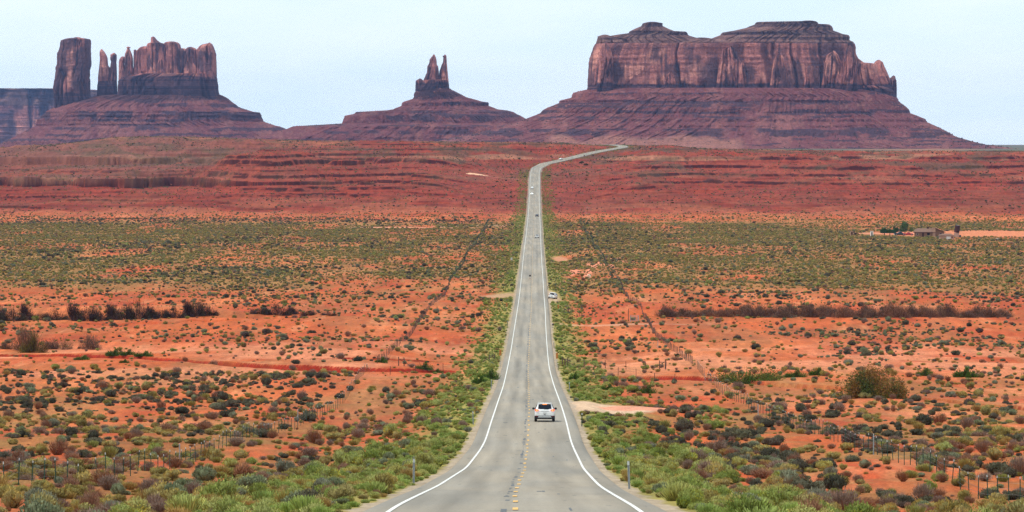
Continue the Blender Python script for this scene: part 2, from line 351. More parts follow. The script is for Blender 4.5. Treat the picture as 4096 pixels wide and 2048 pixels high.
# ------------------------------------------------------------------ road
def strip_mesh(name, lats, zl, mats, Ys, zlift=0.0, col=None):
    """lats: offsets across; follows the road path (true perpendicular)"""
    X = road_x(Ys); Z = road_z(Ys); T = np.stack([np.gradient(X), np.gradient(Ys)], -1); T /= np.linalg.norm(T, axis=1)[:, None]
    Np = np.stack([T[:, 1], -T[:, 0]], -1)
    co = np.zeros((len(Ys), len(lats), 3)); bank = np.interp(Ys, [3180, 3300, 3440, 3500], [0, -.05, -.05, 0])
    for j, (l, z) in enumerate(zip(lats, zl)):
        co[:, j, 0] = X + Np[:, 0] * l; co[:, j, 1] = Ys + Np[:, 1] * l; co[:, j, 2] = Z + z + zlift + .00004 * Ys + bank * -np.asarray(l) * -1
    return npmesh(name, co.reshape(-1, 3), gridf(len(Ys), len(lats)), mats, True, col)
def asphalt():
    m = bpy.data.materials.new('asphalt'); m.use_nodes = True; t = m.node_tree; b = t.nodes['Principled BSDF']; b.inputs['Roughness'].default_value = .85
    b.inputs['Specular IOR Level'].default_value = .25
    g = t.nodes.new('ShaderNodeNewGeometry'); prev = None
    def layer(sc, lo, hi, c0, c1, prev, fac=1.0, det=5):
        mp = t.nodes.new('ShaderNodeMapping'); mp.inputs['Scale'].default_value = sc
        n = t.nodes.new('ShaderNodeTexNoise'); n.inputs['Scale'].default_value = 1; n.inputs['Detail'].default_value = det
        t.links.new(g.outputs['Position'], mp.inputs[0]); t.links.new(mp.outputs[0], n.inputs[0])
        r = t.nodes.new('ShaderNodeValToRGB'); r.color_ramp.elements[0].position = lo; r.color_ramp.elements[1].position = hi
        r.color_ramp.elements[0].color = (*c0, 1); r.color_ramp.elements[1].color = (*c1, 1); t.links.new(n.outputs[0], r.inputs[0])
        if prev is None: return r.outputs[0]
        mm = t.nodes.new('ShaderNodeMixRGB'); mm.blend_type = 'MULTIPLY'; mm.inputs[0].default_value = fac
        t.links.new(prev, mm.inputs[1]); t.links.new(r.outputs[0], mm.inputs[2]); return mm.outputs[0]
    c = layer((.9, .012, .2), .35, .65, (.232, .200, .155), (.312, .270, .212), None)
    c = layer((.25, .02, .2), .4, .62, (.88, .90, .93), (1.04, 1.01, .97), c)
    c = layer((14, 9, 10), .3, .7, (.82, .82, .82), (1.12, 1.12, 1.12), c)
    c = layer((1.7, .16, 1), .66, .72, (1, 1, 1), (.62, .66, .72), c, det=7)
    c = layer((.5, .9, 1), .60, .64, (1, 1, 1), (.93, .93, .95), c, det=8)
    at = t.nodes.new('ShaderNodeAttribute'); at.attribute_name = 'Col'; mm = t.nodes.new('ShaderNodeMixRGB'); mm.blend_type = 'MULTIPLY'; mm.inputs[0].default_value = 1
    t.links.new(c, mm.inputs[1]); t.links.new(at.outputs['Color'], mm.inputs[2]); t.links.new(mm.outputs[0], b.inputs['Base Color'])
    return m
MA = asphalt()
YR = np.concatenate([np.arange(-250, 100, 5), np.arange(100, 1000, 2.5), np.arange(1000, 3240, 6), np.arange(3240, 3600, 2), np.arange(3600, 3800, 8)]).astype(float)
RL = np.concatenate([[-4.35], np.linspace(-4.05, 4.05, 41), [4.35]]); RZ = np.where(np.abs(RL) > 4.1, -.14, .03 * (1 - np.abs(RL) / 4.05))
RX_, RY_ = np.meshgrid(RL, YR); wear = 1 + 0 * RX_
for c_, w_, a_ in ((-2.55, .35, .055), (-.95, .35, .05), (.95, .35, .055), (2.55, .35, .05)): wear += 1.7 * a_ * np.exp(-((RX_ - c_) / w_) ** 2) * (.5 + fbm(RY_ / 60, RX_ * 0 + c_, 3, 271))
for c_, w_ in ((-1.75, .3), (1.75, .3)): wear -= .16 * np.exp(-((RX_ - c_) / w_) ** 2) * sst(.35, .65, fbm(RY_ / 40, RX_ * 0 + c_, 3, 273))
wear -= .2 * np.exp(-((RX_ + .28) / .14) ** 2) * sst(.3, .6, fbm(RY_ / 20, RX_ * 0, 3, 275)); wear -= .05 * sst(3.5, 4.0, np.abs(RX_))
wear *= 1 + .25 * (fbm(RX_ / 1.5, RY_ / 30, 4, 277) - .5)
o = link(strip_mesh('road', RL, RZ, [MA], YR, col=(wear[..., None] * np.ones(3)).astype(np.float32)), 'road'); tag(o, kind='structure', label='straight grey two lane asphalt road')
wh = mat('white_paint', (.66, .65, .60), .7, noise=(1.2, .2)); ye = mat('yellow_paint', (.66, .38, .11), .7, noise=(3, .3))
seam = mat('tar_seam', (.105, .11, .115), .8, noise=(2, .3))
me = strip_mesh('a', [-3.46, -3.33], [.018, .018], [wh], YR); me2 = strip_mesh('b', [3.33, 3.46], [.018, .018], [wh], YR)
def join_np(name, parts, mats, smooth_=False):
    co = []; fa = []; mi = []; n = 0
    for (c, f, k) in parts:
        co.append(c); fa.append(np.asarray(f) + n); n += len(c); mi.append(np.full(len(f), k))
    return npmesh(name, np.concatenate(co), np.concatenate(fa), mats, smooth_, mi=np.concatenate(mi))
def me_arr(me):
    c = np.empty(len(me.vertices) * 3, np.float32); me.vertices.foreach_get('co', c)
    f = np.empty(len(me.loops), np.int32); me.loops.foreach_get('vertex_index', f); return c.reshape(-1, 3), f.reshape(-1, 4)
a, fa_ = me_arr(me); b_, fb = me_arr(me2)
o = link(join_np('edge_line', [(a, fa_, 0), (b_, fb, 0)], [wh]), 'edge_lines'); tag(o, kind='structure', label='solid white edge lines along both sides of the road')
# broken yellow centre line on a darker old seam
def dashes():
    parts = []; yy = 96.0; k = 0
    while yy < 3300:
        ln = 3.0; gap = 9.2
        j = random.uniform(-.05, .05)
        Ys = np.array([yy, yy + ln]); m = strip_mesh('d', [-.075 + j, .075 + j], [.047, .047], [], Ys); c, f = me_arr(m); parts.append((c, f, 0)); bpy.data.meshes.remove(m)
        yy += ln + gap * random.uniform(.97, 1.03); k += 1
    return parts
o = link(join_np('centre_line', dashes(), [ye]), 'centre_line'); tag(o, kind='structure', label='broken yellow centre line of the road')
parts = []
for k in range(260):
    yy = random.uniform(105, 900) if k < 200 else random.uniform(900, 1500); l = random.choice([-.32, -.3, -.28, -.25, -.3, random.uniform(-3, 3)]); ln = random.uniform(.6, 4); wd = random.uniform(.03, .11)
    m = strip_mesh('d', [l - wd, l + wd], [.034 - .007 * abs(l), .034 - .007 * abs(l)], [], np.array([yy, yy + ln])); parts.append((*me_arr(m), 0)); bpy.data.meshes.remove(m)
for k in range(60):
    yy = random.uniform(105, 700); l = random.uniform(-3.6, 3.2); ln = random.uniform(.06, .14); wd = random.uniform(.3, 1.2)
    m = strip_mesh('d', [l - wd, l + wd], [.036 - .007 * abs(l), .036 - .007 * abs(l)], [], np.array([yy, yy + ln])); parts.append((*me_arr(m), 0)); bpy.data.meshes.remove(m)
o = link(join_np('tar_seams', parts, [seam]), 'crack_sealing'); tag(o, kind='structure', label='dark sealed cracks in the asphalt')

# ------------------------------------------------------------------ buttes
def tower_arr(levels, D, b, nu, nv, seed, amp=5.0, n=2.6, colf=None, lam=16, bout=0.0, dy=0.0, ledge=0.0, gully=0.0, dome=4.0, zamp=0.0, bmin=None):
    """closed rock body lofted through traced widths. levels: (row, xl, xr) top to bottom in photo pixels, at distance D.
    b: half depth of the top in metres, grows with the width by bout."""
    lv = np.array(levels, float); ys = np.linspace(0, 1, nv)
    # spend rows evenly in arc length of left+right edge
    seg = np.sqrt(np.diff(lv[:, 0]) ** 2 + (.35 * np.diff(lv[:, 1])) ** 2 + (.35 * np.diff(lv[:, 2])) ** 2) + 1e-3; s = np.concatenate([[0], np.cumsum(seg)]); s /= s[-1]
    row = np.interp(ys, s, lv[:, 0]); xl = np.interp(ys, s, lv[:, 1]); xr = np.interp(ys, s, lv[:, 2])
    z = CZ - (row - HOR) / FP * D; XL = (xl - 2048) / FP * D; XR = (xr - 2048) / FP * D
    a = (XR - XL) / 2; cx = (XR + XL) / 2
    bb = b * np.minimum(1, (a / (a.max() * .6 + 1e-6)) ** .5) if bout == 0 else b + bout * (a - a[0])
    th = np.linspace(0, 2 * np.pi, nu, endpoint=False)
    # more samples across the front (towards the camera, -Y)
    th = th + .35 * np.cos(th)*1.0
    ct, st = np.cos(th), np.sin(th)
    e = 2.0 / n
    ux = np.sign(ct) * np.abs(ct) ** e; uy = np.sign(st) * np.abs(st) ** e
    A = a[:, None]; B = bb[:, None]
    X0 = A * ux[None, :]; Y0 = B * uy[None, :]
    # outward normal approx and perimeter coordinate
    nx = ct[None, :] * B; ny = st[None, :] * A; ln = np.sqrt(nx ** 2 + ny ** 2) + 1e-6; nx = nx / ln; ny = ny / ln
    Am, Bm = a.max(), bb.max()
    xx = Am * ux; yy = Bm * uy; per = np.concatenate([[0], np.cumsum(np.hypot(np.diff(xx), np.diff(yy)))])
    P = per[None, :] + 0 * z[:, None]; Z = z[:, None] + 0 * per[None, :]
    wrap = 1 - sst(.97, 1.0, np.abs(th / (2 * np.pi) % 1))[None, :] * 0
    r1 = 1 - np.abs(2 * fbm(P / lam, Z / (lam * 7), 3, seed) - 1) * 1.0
    r2 = fbm(P / (lam * .38), Z / (lam * 1.2), 4, seed + 9) - .5
    big = fbm(P / (lam * 4), Z / (lam * 9), 3, seed + 19) - .5
    blk = np.round(vnoise(P / (lam * 1.3) + .6 * fbm(P / lam, Z / lam, 2, seed + 71), Z / (lam * 3.2), seed + 70) * 3) / 3 - .5
    dis = amp * (-(sst(.84, .96, r1)) * 1.5 + .8 * r2 + 1.4 * big + 1.1 * blk)
    side = np.abs(ct)[None, :] ** 3            # keep the traced outline at the sides
    dis = dis * (1 - .65 * side)
    if gully: 
        t = ys[:, None]
        gn = 1 - np.abs(2 * fbm(P / (lam * 2.2), t * 2.0, 4, seed + 31) - 1)
        dis = dis + gully * (gn - .75) * sst(0, .4, t) * (1 - .8 * side) + 6.0 * (fbm(P / 7, Z / 7, 4, seed + 37, .6) - .5) * (1 - .6 * side)
    if ledge:
        zz = Z + (fbm(P / 90, Z / 60, 2, seed + 51) - .5) * 3
        dis = dis + ledge * (vnoise(zz / 4.5, zz * 0 + seed, 77) - .5) * 2 * (1 - .3 * side) * sst(.3, .55, fbm(P / 60, Z / 25, 3, seed + 53))
    X = cx[:, None] + X0 + nx * dis; Y = D + dy + Y0 + ny * dis
    Zf = Z + (fbm(P / 14, Z * 0 + 4, 3, seed + 61) - .5) * zamp * (1 - sst(0, .12, ys))[:, None]
    col = colf(row[:, None] + 0 * P, X, P, Z, th, seed, dis)
    col = col * (np.array((.70, .66, .66)) if gully else np.array((.86, .78, .80))) * (1 - .55 * sst(.84, .95, r1) * (0 if gully else 1))[..., None]  # crack shade painted into the cliff colour so cracks look deeper
    co = np.stack([X, Y, Zf], -1).reshape(-1, 3)
    f = gridf(nv, nu, True)[:, ::-1]
    # cap: rings shrinking to the middle
    capc = []; capf = []; base = len(co); prev = 0; K = 5; cols = [col.reshape(-1, 3)]
    for k in range(1, K + 1):
        sck = 1 - k / K * .999
        ring = np.stack([cx[0] + (X[0] - cx[0]) * sck, D + dy + (Y[0] - D - dy) * sck, Zf[0] * 1 + dome * (1 - sck ** 2) * .5 + 0 * X[0]], -1)
        capc.append(ring); s0 = 0 if k == 1 else base + (k - 2) * nu; s1 = base + (k - 1) * nu
        j = np.arange(nu); j2 = (j + 1) % nu
        capf.append(np.stack([s0 + j, s0 + j2, s1 + j2, s1 + j], -1)); cols.append(col[0])
    return np.concatenate([co] + capc), np.concatenate([f] + capf), np.concatenate(cols)
def butte(name, label, pieces, m, group=None):
    co = []; fa = []; cl = []; n = 0
    for (c, f, k) in pieces:
        co.append(c); fa.append(f + n); cl.append(k); n += len(c)
    o = link(npmesh(name, np.concatenate(co), np.concatenate(fa), [m], False, np.concatenate(cl)), name)
    tag(o, label, 'rock butte', group, 'structure'); return o

PINK = np.array((.55, .22, .165), np.float32)
def cliffcol(dark_row, band_row=None, varn=.5, light=1.0, capdark=None):
    def f(row, X, P, Z, th, seed, dis):
        c = np.empty(row.shape + (3,), np.float32); c[:] = PINK * light
        c = lerp3(c, (.82, .38, .27), sst(.48, .62, fbm(P / 40, Z / 26, 3, seed + 1)) * .75)
        c = lerp3(c, (.27, .115, .10), sst(.45, .7, fbm(P / 6, Z / 60, 4, seed + 2)) * .7)
        v = fbm(P / 34, Z / 44, 5, seed + 3); v2 = fbm(P / 4, Z / 90, 3, seed + 4)
        c = lerp3(c, (.11, .06, .062), sst(1 - varn - .06, 1 - varn + .06, v * .78 + v2 * .22) * .88)
        ln_ = vnoise(Z / 5.5, Z * 0 + P / 200, seed + 5); c = lerp3(c, (.22, .095, .085), sst(.7, .85, ln_) * .35)
        wob = (fbm(P / 25, P * 0, 3, seed + 7) - .5) * 16 + (vnoise(P / 3, P * 0, seed + 8) - .5) * 5
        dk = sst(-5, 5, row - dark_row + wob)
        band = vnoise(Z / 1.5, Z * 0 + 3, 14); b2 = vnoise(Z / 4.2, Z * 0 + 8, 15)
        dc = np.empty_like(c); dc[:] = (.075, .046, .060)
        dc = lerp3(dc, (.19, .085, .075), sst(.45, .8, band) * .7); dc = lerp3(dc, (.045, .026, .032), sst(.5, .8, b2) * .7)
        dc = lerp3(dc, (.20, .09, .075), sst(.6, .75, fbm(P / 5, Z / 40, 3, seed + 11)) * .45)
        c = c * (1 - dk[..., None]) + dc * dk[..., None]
        if capdark: 
            k = 1 - sst(-4, 5, row - capdark + wob * .3)
            cc = np.empty_like(c); cc[:] = (.23, .125, .10); cc = lerp3(cc, (.085, .05, .05), sst(.5, .68, vnoise(Z / 3.0, Z * 0 + 2, 18)) * .85)
            cc = lerp3(cc, (.30, .19, .14), sst(.5, .7, fbm(P / 9, Z / 5, 3, seed + 12)) * .5)
            c = c * (1 - k[..., None]) + cc * k[..., None]
        return c
    return f
def taluscol(ledges, tone=1.0, upper=None, pale=None):
    """ledges: photo rows of dark cliff bands (row, thickness, strength)"""
    def f(row, X, P, Z, th, seed, dis):
        P = X * 1.0 + 0; c = np.empty(row.shape + (3,), np.float32); c[:] = np.array((.25, .080, .078), np.float32) * tone
        c = lerp3(c, np.array((.36, .135, .115)) * tone, sst(.48, .7, fbm(P / 30, Z / 30, 4, seed + 1)) * .7)
        c = lerp3(c, np.array((.17, .06, .052)) * tone, sst(.5, .75, vnoise(Z / 2.6 + fbm(P / 60, Z / 40, 3, seed + 8) * 3, Z * 0, 33)) * .5 * sst(.4, .6, fbm(P / 50, Z / 12, 3, seed + 9)))
        c = lerp3(c, np.array((.42, .22, .17)) * tone, sst(.60, .72, fbm(P / 5, Z / 3.2, 4, seed + 6, .6)) * .4)
        c = lerp3(c, (.10, .06, .05), sst(.62, .72, fbm(P / 3.4, Z / 2.4, 3, seed + 7)) * .35)
        fan = sst(.55, .72, fbm(P / 34 + (row - 400) * .004 * np.sign(X - X.mean()), row / 260, 3, seed + 3)); c = lerp3(c, np.array((.37, .15, .125)) * tone, fan * .7)
        for i, (r, tk, s) in enumerate(ledges):
            wob = (fbm(P / 45, P * 0 + i, 3, seed + 20 + i) - .5) * 14
            thick = tk * (.6 + 1.7 * fbm(P / 18, P * 0 + i, 3, seed + 40 + i))
            pres = sst(.46, .58, fbm(P / 55, P * 0 + i * 3, 3, seed + 60 + i)) if s < 1 else 1
            k = sst(-.6, .6, row - r + wob) * (1 - sst(-2, 2, row - r + wob - thick + (vnoise(P / 2.5, P * 0 + i, seed + 88) - .5) * 6)) * pres
            dcol = np.array((.055, .034, .050)) + .06 * vnoise(Z / .9, Z * 0, 35)[..., None] * np.array((1, .5, .45))
            c = c * (1 - (k * .86)[..., None]) + dcol * (k * .86)[..., None]
        if upper is not None:
            k = (1 - sst(0, 10, row - upper + (fbm(P / 30, P * 0, 3, seed + 90) - .5) * 30)); dcol = (.11, .055, .055)
            c = lerp3(c, dcol, k * .8)
        if pale is not None:
            r, x0, x1 = pale; k = sst(r - 14, r + 6, row + (fbm(P / 40, P * 0, 3, 5) - .5) * 40) * sst(x0, x0 + 25, X) * (1 - sst(x1 - 25, x1, X))
            c = lerp3(c, (.50, .23, .16), k * .75)
        return c
    return f
def c1(l): return [(y * .5435, a * .5435, b * .5435) for (y, a, b) in l]
def c2(l): return [(100 + y * .5435, 1200 + a * .5435, 1200 + b * .5435) for (y, a, b) in l]
def c3(l): return [(y * .6211, 2200 + a * .6211, 2200 + b * .6211) for (y, a, b) in l]
RM = rock_mat('sandstone', [(.09, .09, .016), (.35, .35, .12), (.02, .02, .45)], [.24, .32, .06], bump=1.0, bscale=.14, bdist=7)
TM = RM
DC = 8500.0
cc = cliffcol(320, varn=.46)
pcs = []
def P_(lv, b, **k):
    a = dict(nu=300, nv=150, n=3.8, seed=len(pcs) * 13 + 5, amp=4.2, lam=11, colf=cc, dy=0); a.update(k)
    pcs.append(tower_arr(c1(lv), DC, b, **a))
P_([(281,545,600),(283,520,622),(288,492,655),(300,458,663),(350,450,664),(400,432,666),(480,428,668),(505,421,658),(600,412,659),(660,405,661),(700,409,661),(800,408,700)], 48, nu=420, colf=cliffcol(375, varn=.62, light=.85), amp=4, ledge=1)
P_([(369,744,758),(385,738,772),(410,738,785),(430,741,793),(480,738,795),(490,736,800),(494,734,808),(560,727,810),(630,723,812),(760,715,822)], 17, amp=1.8, lam=9, nu=160, colf=cliffcol(335, varn=.4))
P_([(396,830,850),(402,818,858),(435,815,860),(455,822,857),(500,815,860),(560,808,862),(640,808,862),(760,800,866)], 15, amp=1.5, lam=9, nu=150, colf=cliffcol(335, varn=.4))
P_([(600,730,850),(630,722,863),(700,719,866),(780,712,872)], 26, amp=2, colf=cliffcol(300))
P_([(422,896,918),(440,885,921),(470,880,915),(560,877,928),(660,875,940),(760,868,960)], 18, amp=1.6, lam=9, nu=160)
P_([(351,937,962),(355,938,960),(358,944,952),(370,937,960),(400,925,972),(430,922,980),(500,925,983),(600,920,992),(740,900,1000)], 18, amp=1.6, lam=9, nu=180, dy=-6)
P_([(372,987,1004),(400,987,1014),(600,985,1050),(740,980,1060)], 24, amp=2, nu=160, dy=4)
P_([(348,1046,1110),(355,1036,1120),(380,1014,1135),(450,1008,1145),(740,1000,1160)], 34, amp=3, dy=-4)
P_([(281,1124,1148),(300,1124,1163),(316,1122,1186),(323,1100,1215),(335,1092,1232),(450,1090,1238),(740,1080,1250)], 44, amp=3, dy=-14, zamp=3)
P_([(313,1230,1308),(320,1220,1318),(330,1212,1326),(360,1208,1332),(740,1190,1345)], 46, amp=3, dy=-4)
P_([(445,1185,1215),(470,1175,1222),(520,1165,1226),(600,1150,1235)], 10, amp=1.5, dy=-52, nu=140)
P_([(363,1325,1372),(380,1318,1380),(740,1300,1400)], 36, amp=3, dy=0)
P_([(357,1388,1440),(368,1378,1448),(600,1362,1475),(740,1350,1480)], 42, amp=3, dy=-10, zamp=3)
P_([(325,1535,1560),(334,1492,1566),(345,1474,1572),(372,1452,1583),(400,1450,1592),(560,1448,1594),(740,1440,1600)], 48, amp=3.4, dy=-6, zamp=3)
P_([(545,1000,1590),(575,900,1596),(600,878,1599),(650,876,1602),(695,874,1607),(760,860,1640)], 66, amp=3.6, dy=-4, nu=620, ledge=2.0, colf=cliffcol(306, varn=.4))
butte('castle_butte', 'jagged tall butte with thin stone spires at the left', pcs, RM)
tl = tower_arr(c1([(692,900,1605),(705,720,1640),(722,655,1672),(745,540,1700),(790,405,1762),(822,345,1862),(828,340,1915),(880,282,1935),(895,275,1942),(925,268,2030),(930,255,2060),(960,200,2130),(1000,120,2230),(1040,40,2330),(1085,-40,2450),(1110,-140,2560)]), DC, 60, nu=1500, nv=330, seed=301, amp=2.2, n=2.1, lam=26, bout=.55, gully=15, ledge=2.3, colf=taluscol([(395,12,.5),(418,10,.5),(442,16,.5),(450,22,.5),(476,7,.5),(497,9,.9),(512,8,.5),(535,6,.5),(556,7,.6),(575,5,.5)], tone=.95, upper=398))
butte('castle_butte_slope', 'purple red rubble slope under the jagged left butte', [tl], TM)

DK = 7800.0; pcs = []
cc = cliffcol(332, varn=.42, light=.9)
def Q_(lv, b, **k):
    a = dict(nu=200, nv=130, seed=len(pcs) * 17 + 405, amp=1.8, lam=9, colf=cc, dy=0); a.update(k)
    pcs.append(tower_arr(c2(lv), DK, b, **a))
Q_([(224,980,992),(235,968,998),(255,953,1004),(275,952,1006),(292,946,1006),(305,938,1016),(350,935,1022),(370,925,1024),(400,912,1032),(560,900,1045)], 16)
Q_([(225,1060,1076),(229,1051,1078),(234,1050,1079),(238,1056,1079),(275,1053,1080),(290,1046,1083),(340,1028,1086),(400,1022,1092),(560,1010,1104)], 12, dy=3)
Q_([(403,866,900),(410,853,910),(450,850,925),(560,845,950)], 16, zamp=2)
Q_([(408,905,1090),(420,900,1094),(450,880,1097),(480,850,1099),(560,842,1108)], 26, nu=320, ledge=1)
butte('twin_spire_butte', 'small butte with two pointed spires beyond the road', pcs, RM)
tl = tower_arr(c2([(468,920,1100),(495,848,1150),(530,845,1215),(545,825,1275),(563,762,1340),(570,752,1387),(595,745,1388),(620,690,1450),(628,640,1520),(640,415,1568),(655,400,1590),(668,330,1622),(725,312,1720),(745,-40,1900),(830,-300,2000),(880,-360,2060)]), DK, 26, nu=1400, nv=300, seed=501, amp=1.8, n=2.1, lam=26, bout=.5, gully=13, ledge=2.2, colf=taluscol([(372,9,.5),(391,7,.5),(409,10,.9),(442,8,.9),(455,10,.5),(466,14,.5),(520,7,.9),(524,9,.5),(553,6,.7),(500,4,.4)], tone=.95, upper=384))
butte('twin_spire_butte_slope', 'broad terraced slope under the small twin spire butte', [tl], TM)

DB = 7000.0; pcs = []
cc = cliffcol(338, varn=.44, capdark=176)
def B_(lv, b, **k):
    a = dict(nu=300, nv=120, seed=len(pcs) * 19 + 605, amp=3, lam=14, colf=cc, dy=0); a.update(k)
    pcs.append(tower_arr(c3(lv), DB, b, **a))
B_([(284,294,1953),(300,285,1956),(350,263,1962),(400,250,1985),(450,246,2000),(500,243,2012),(560,240,2022),(585,238,2030),(640,215,2060)], 82, nu=1500, nv=260, amp=4.6, n=4.0, ledge=1.2, lam=30)
B_([(150,608,700),(153,595,722),(172,585,724),(176,572,735),(190,540,765),(204,512,800),(207,508,872),(216,505,880),(226,430,882),(232,395,890),(252,330,960),(262,305,1010),(290,296,1100)], 40, nu=620, nv=150, bout=.12, amp=.9, ledge=1.3, dy=-10)
B_([(233,322,380),(237,306,400),(260,302,560),(290,296,600)], 40, nu=300, amp=3, dy=-20, ledge=1)
B_([(251,900,1040),(260,860,1200),(280,700,1300),(292,600,1500)], 50, nu=400, amp=2, dy=-14, ledge=2)
B_([(142,1600,1705),(146,1322,1716),(158,1316,1722),(161,1314,1790),(172,1280,1808),(182,1260,1814),(200,1180,1816),(212,1106,1850),(222,1096,1880),(228,1094,1918),(240,1062,1924),(262,1004,1926),(272,985,1944),(292,920,1956)], 44, nu=1000, nv=170, bout=.09, amp=1.0, ledge=1.4, dy=-12)
B_([(372,1930,1965),(405,1940,2010),(412,1940,2090),(440,1930,2105),(560,1930,2150),(680,1930,2170)], 46, nu=260, dy=-6)
B_([(393,2100,2126),(400,2090,2138),(430,2078,2150),(470,2060,2168),(500,2040,2180),(560,2020,2200),(690,2000,2222)], 40, nu=260, dy=-4)
B_([(494,2206,2216),(503,2190,2217),(520,2180,2223),(560,2172,2226),(640,2160,2228),(700,2140,2236)], 30, nu=200, amp=2, lam=9)
B_([(555,1960,2140),(575,1950,2200),(600,1950,2222),(650,1950,2227),(700,1930,2240)], 52, nu=300, dy=-2, ledge=1.5, colf=cliffcol(352))
# a few uneven buttresses on the long wall
for (x, wd, y0, y1, dp) in ((345,70,290,590,9),(1130,110,310,575,8),(1215,44,420,590,8),(1455,90,360,585,8),(1640,50,440,590,7),(1790,100,350,590,8),(1900,70,310,590,10),(760,80,470,575,5)):
    B_([(y0,x-wd*.1,x+wd*.25),(y0+14,x-wd*.35,x+wd*.42),(y0+90,x-wd*.5,x+wd*.7),(y1,x-wd*.7,x+wd*.8),(610,x-wd*.8,x+wd*.9)], dp, nu=130, nv=90, amp=3, lam=10, dy=-78, zamp=10)
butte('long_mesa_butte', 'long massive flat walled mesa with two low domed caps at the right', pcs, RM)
tl = tower_arr(c3([(572,260,2010),(590,180,2100),(598,150,2150),(630,138,2226),(650,62,2235),(664,58,2250),(690,0,2285),(708,-40,2303),(730,-62,2310),(745,-100,2350),(768,-160,2408),(785,-200,2412),(830,-350,2510),(860,-480,2565),(882,-600,2605),(915,-750,2720),(934,-850,2806),(967,-980,3060),(1000,-1100,3350)]), DB, 100, dy=-4, nu=2000, nv=380, seed=801, amp=2.2, n=2.6, lam=24, bout=.62, gully=15, ledge=2.3, colf=taluscol([(372,5,.4),(406,9,.5),(410,6,.5),(424,7,.5),(439,6,.4),(447,9,.4),(466,7,.4),(514,6,.5),(517,9,.5),(526,13,.35),(550,5,.5),(560,4,.5),(575,4,.5),(590,4,.6)], pale=(556, 50, 400)))
butte('long_mesa_slope', 'reddish rubble slope with dark ledges under the long right mesa', [tl], TM)
# boulders strewn on the slopes
# far mesa
DF = 14000.0
fm = [tower_arr(c1([(663,-700,640),(668,-720,760),(676,-730,830),(735,-760,835),(745,-770,850),(795,-800,860),(1010,-810,870),(1060,-850,950),(1180,-1000,1100)]), DF, 500, nu=1300, nv=200, seed=901, amp=22, lam=70, n=5, ledge=4, colf=cliffcol(600, varn=.52, capdark=426, light=1.0))]
butte('distant_mesa', 'hazy blue long mesa behind the left butte', fm, RM)

# ------------------------------------------------------------------ haze
def haze():
    bm = bmesh.new(); bmesh.ops.create_cube(bm, size=1); me = bpy.data.meshes.new('haze'); bm.to_mesh(me); bm.free()
    o = link(me, 'haze'); x0, x1, y0, y1, z0, z1 = -9000, 9000, -700, 17600, 3, 330
    o.scale = (x1 - x0, y1 - y0, z1 - z0); o.location = ((x0 + x1) / 2, (y0 + y1) / 2, (z0 + z1) / 2)
    m = bpy.data.materials.new('haze'); m.use_nodes = True; t = m.node_tree; t.nodes.clear()
    oo = t.nodes.new('ShaderNodeOutputMaterial'); v = t.nodes.new('ShaderNodeVolumePrincipled')
    v.inputs['Color'].default_value = (.36, .52, 1.0, 1); v.inputs['Density'].default_value = 1.7e-5; v.inputs['Anisotropy'].default_value = .1
    t.links.new(v.outputs[0], oo.inputs['Volume']); me.materials.append(m)
    tag(o, 'thin blue air haze over the whole valley', 'haze', kind='stuff')
haze()
# ------------------------------------------------------------------ shrubs
def leaf_mat(name, ramp, bright=1.0):
    m = bpy.data.materials.new(name); m.use_nodes = True; t = m.node_tree; b = t.nodes['Principled BSDF']
    b.inputs['Roughness'].default_value = .9; b.inputs['Specular IOR Level'].default_value = .08
    oi = t.nodes.new('ShaderNodeObjectInfo'); r = t.nodes.new('ShaderNodeValToRGB'); e = r.color_ramp.elements
    while len(e) < len(ramp): e.new(.5)
    for i, c in enumerate(ramp): e[i].position = i / max(1, len(ramp) - 1); e[i].color = (*[v * bright * .86 for v in c], 1)
    a = t.nodes.new('ShaderNodeAttribute'); a.attribute_name = 'Col'
    mm = t.nodes.new('ShaderNodeMixRGB'); mm.blend_type = 'MULTIPLY'; mm.inputs[0].default_value = 1
    t.links.new(oi.outputs['Random'], r.inputs[0]); t.links.new(r.outputs[0], mm.inputs[1]); t.links.new(a.outputs['Color'], mm.inputs[2])
    t.links.new(mm.outputs[0], b.inputs['Base Color']); return m
def blades(base, dirv, ln, wd, rng):
    """thin quads from base along dirv"""
    n = len(base); d = dirv / (np.linalg.norm(dirv, axis=1)[:, None] + 1e-6)
    r = rng.normal(size=(n, 3)); s = np.cross(d, r); s /= (np.linalg.norm(s, axis=1)[:, None] + 1e-6)
    ln = np.asarray(ln)[:, None]; wd = np.asarray(wd)[:, None]
    v = np.stack([base - s * wd * .35, base + s * wd * .35, base + d * ln + s * wd * .5, base + d * ln - s * wd * .5], 1)
    return v.reshape(-1, 3), np.arange(n * 4).reshape(-1, 4)
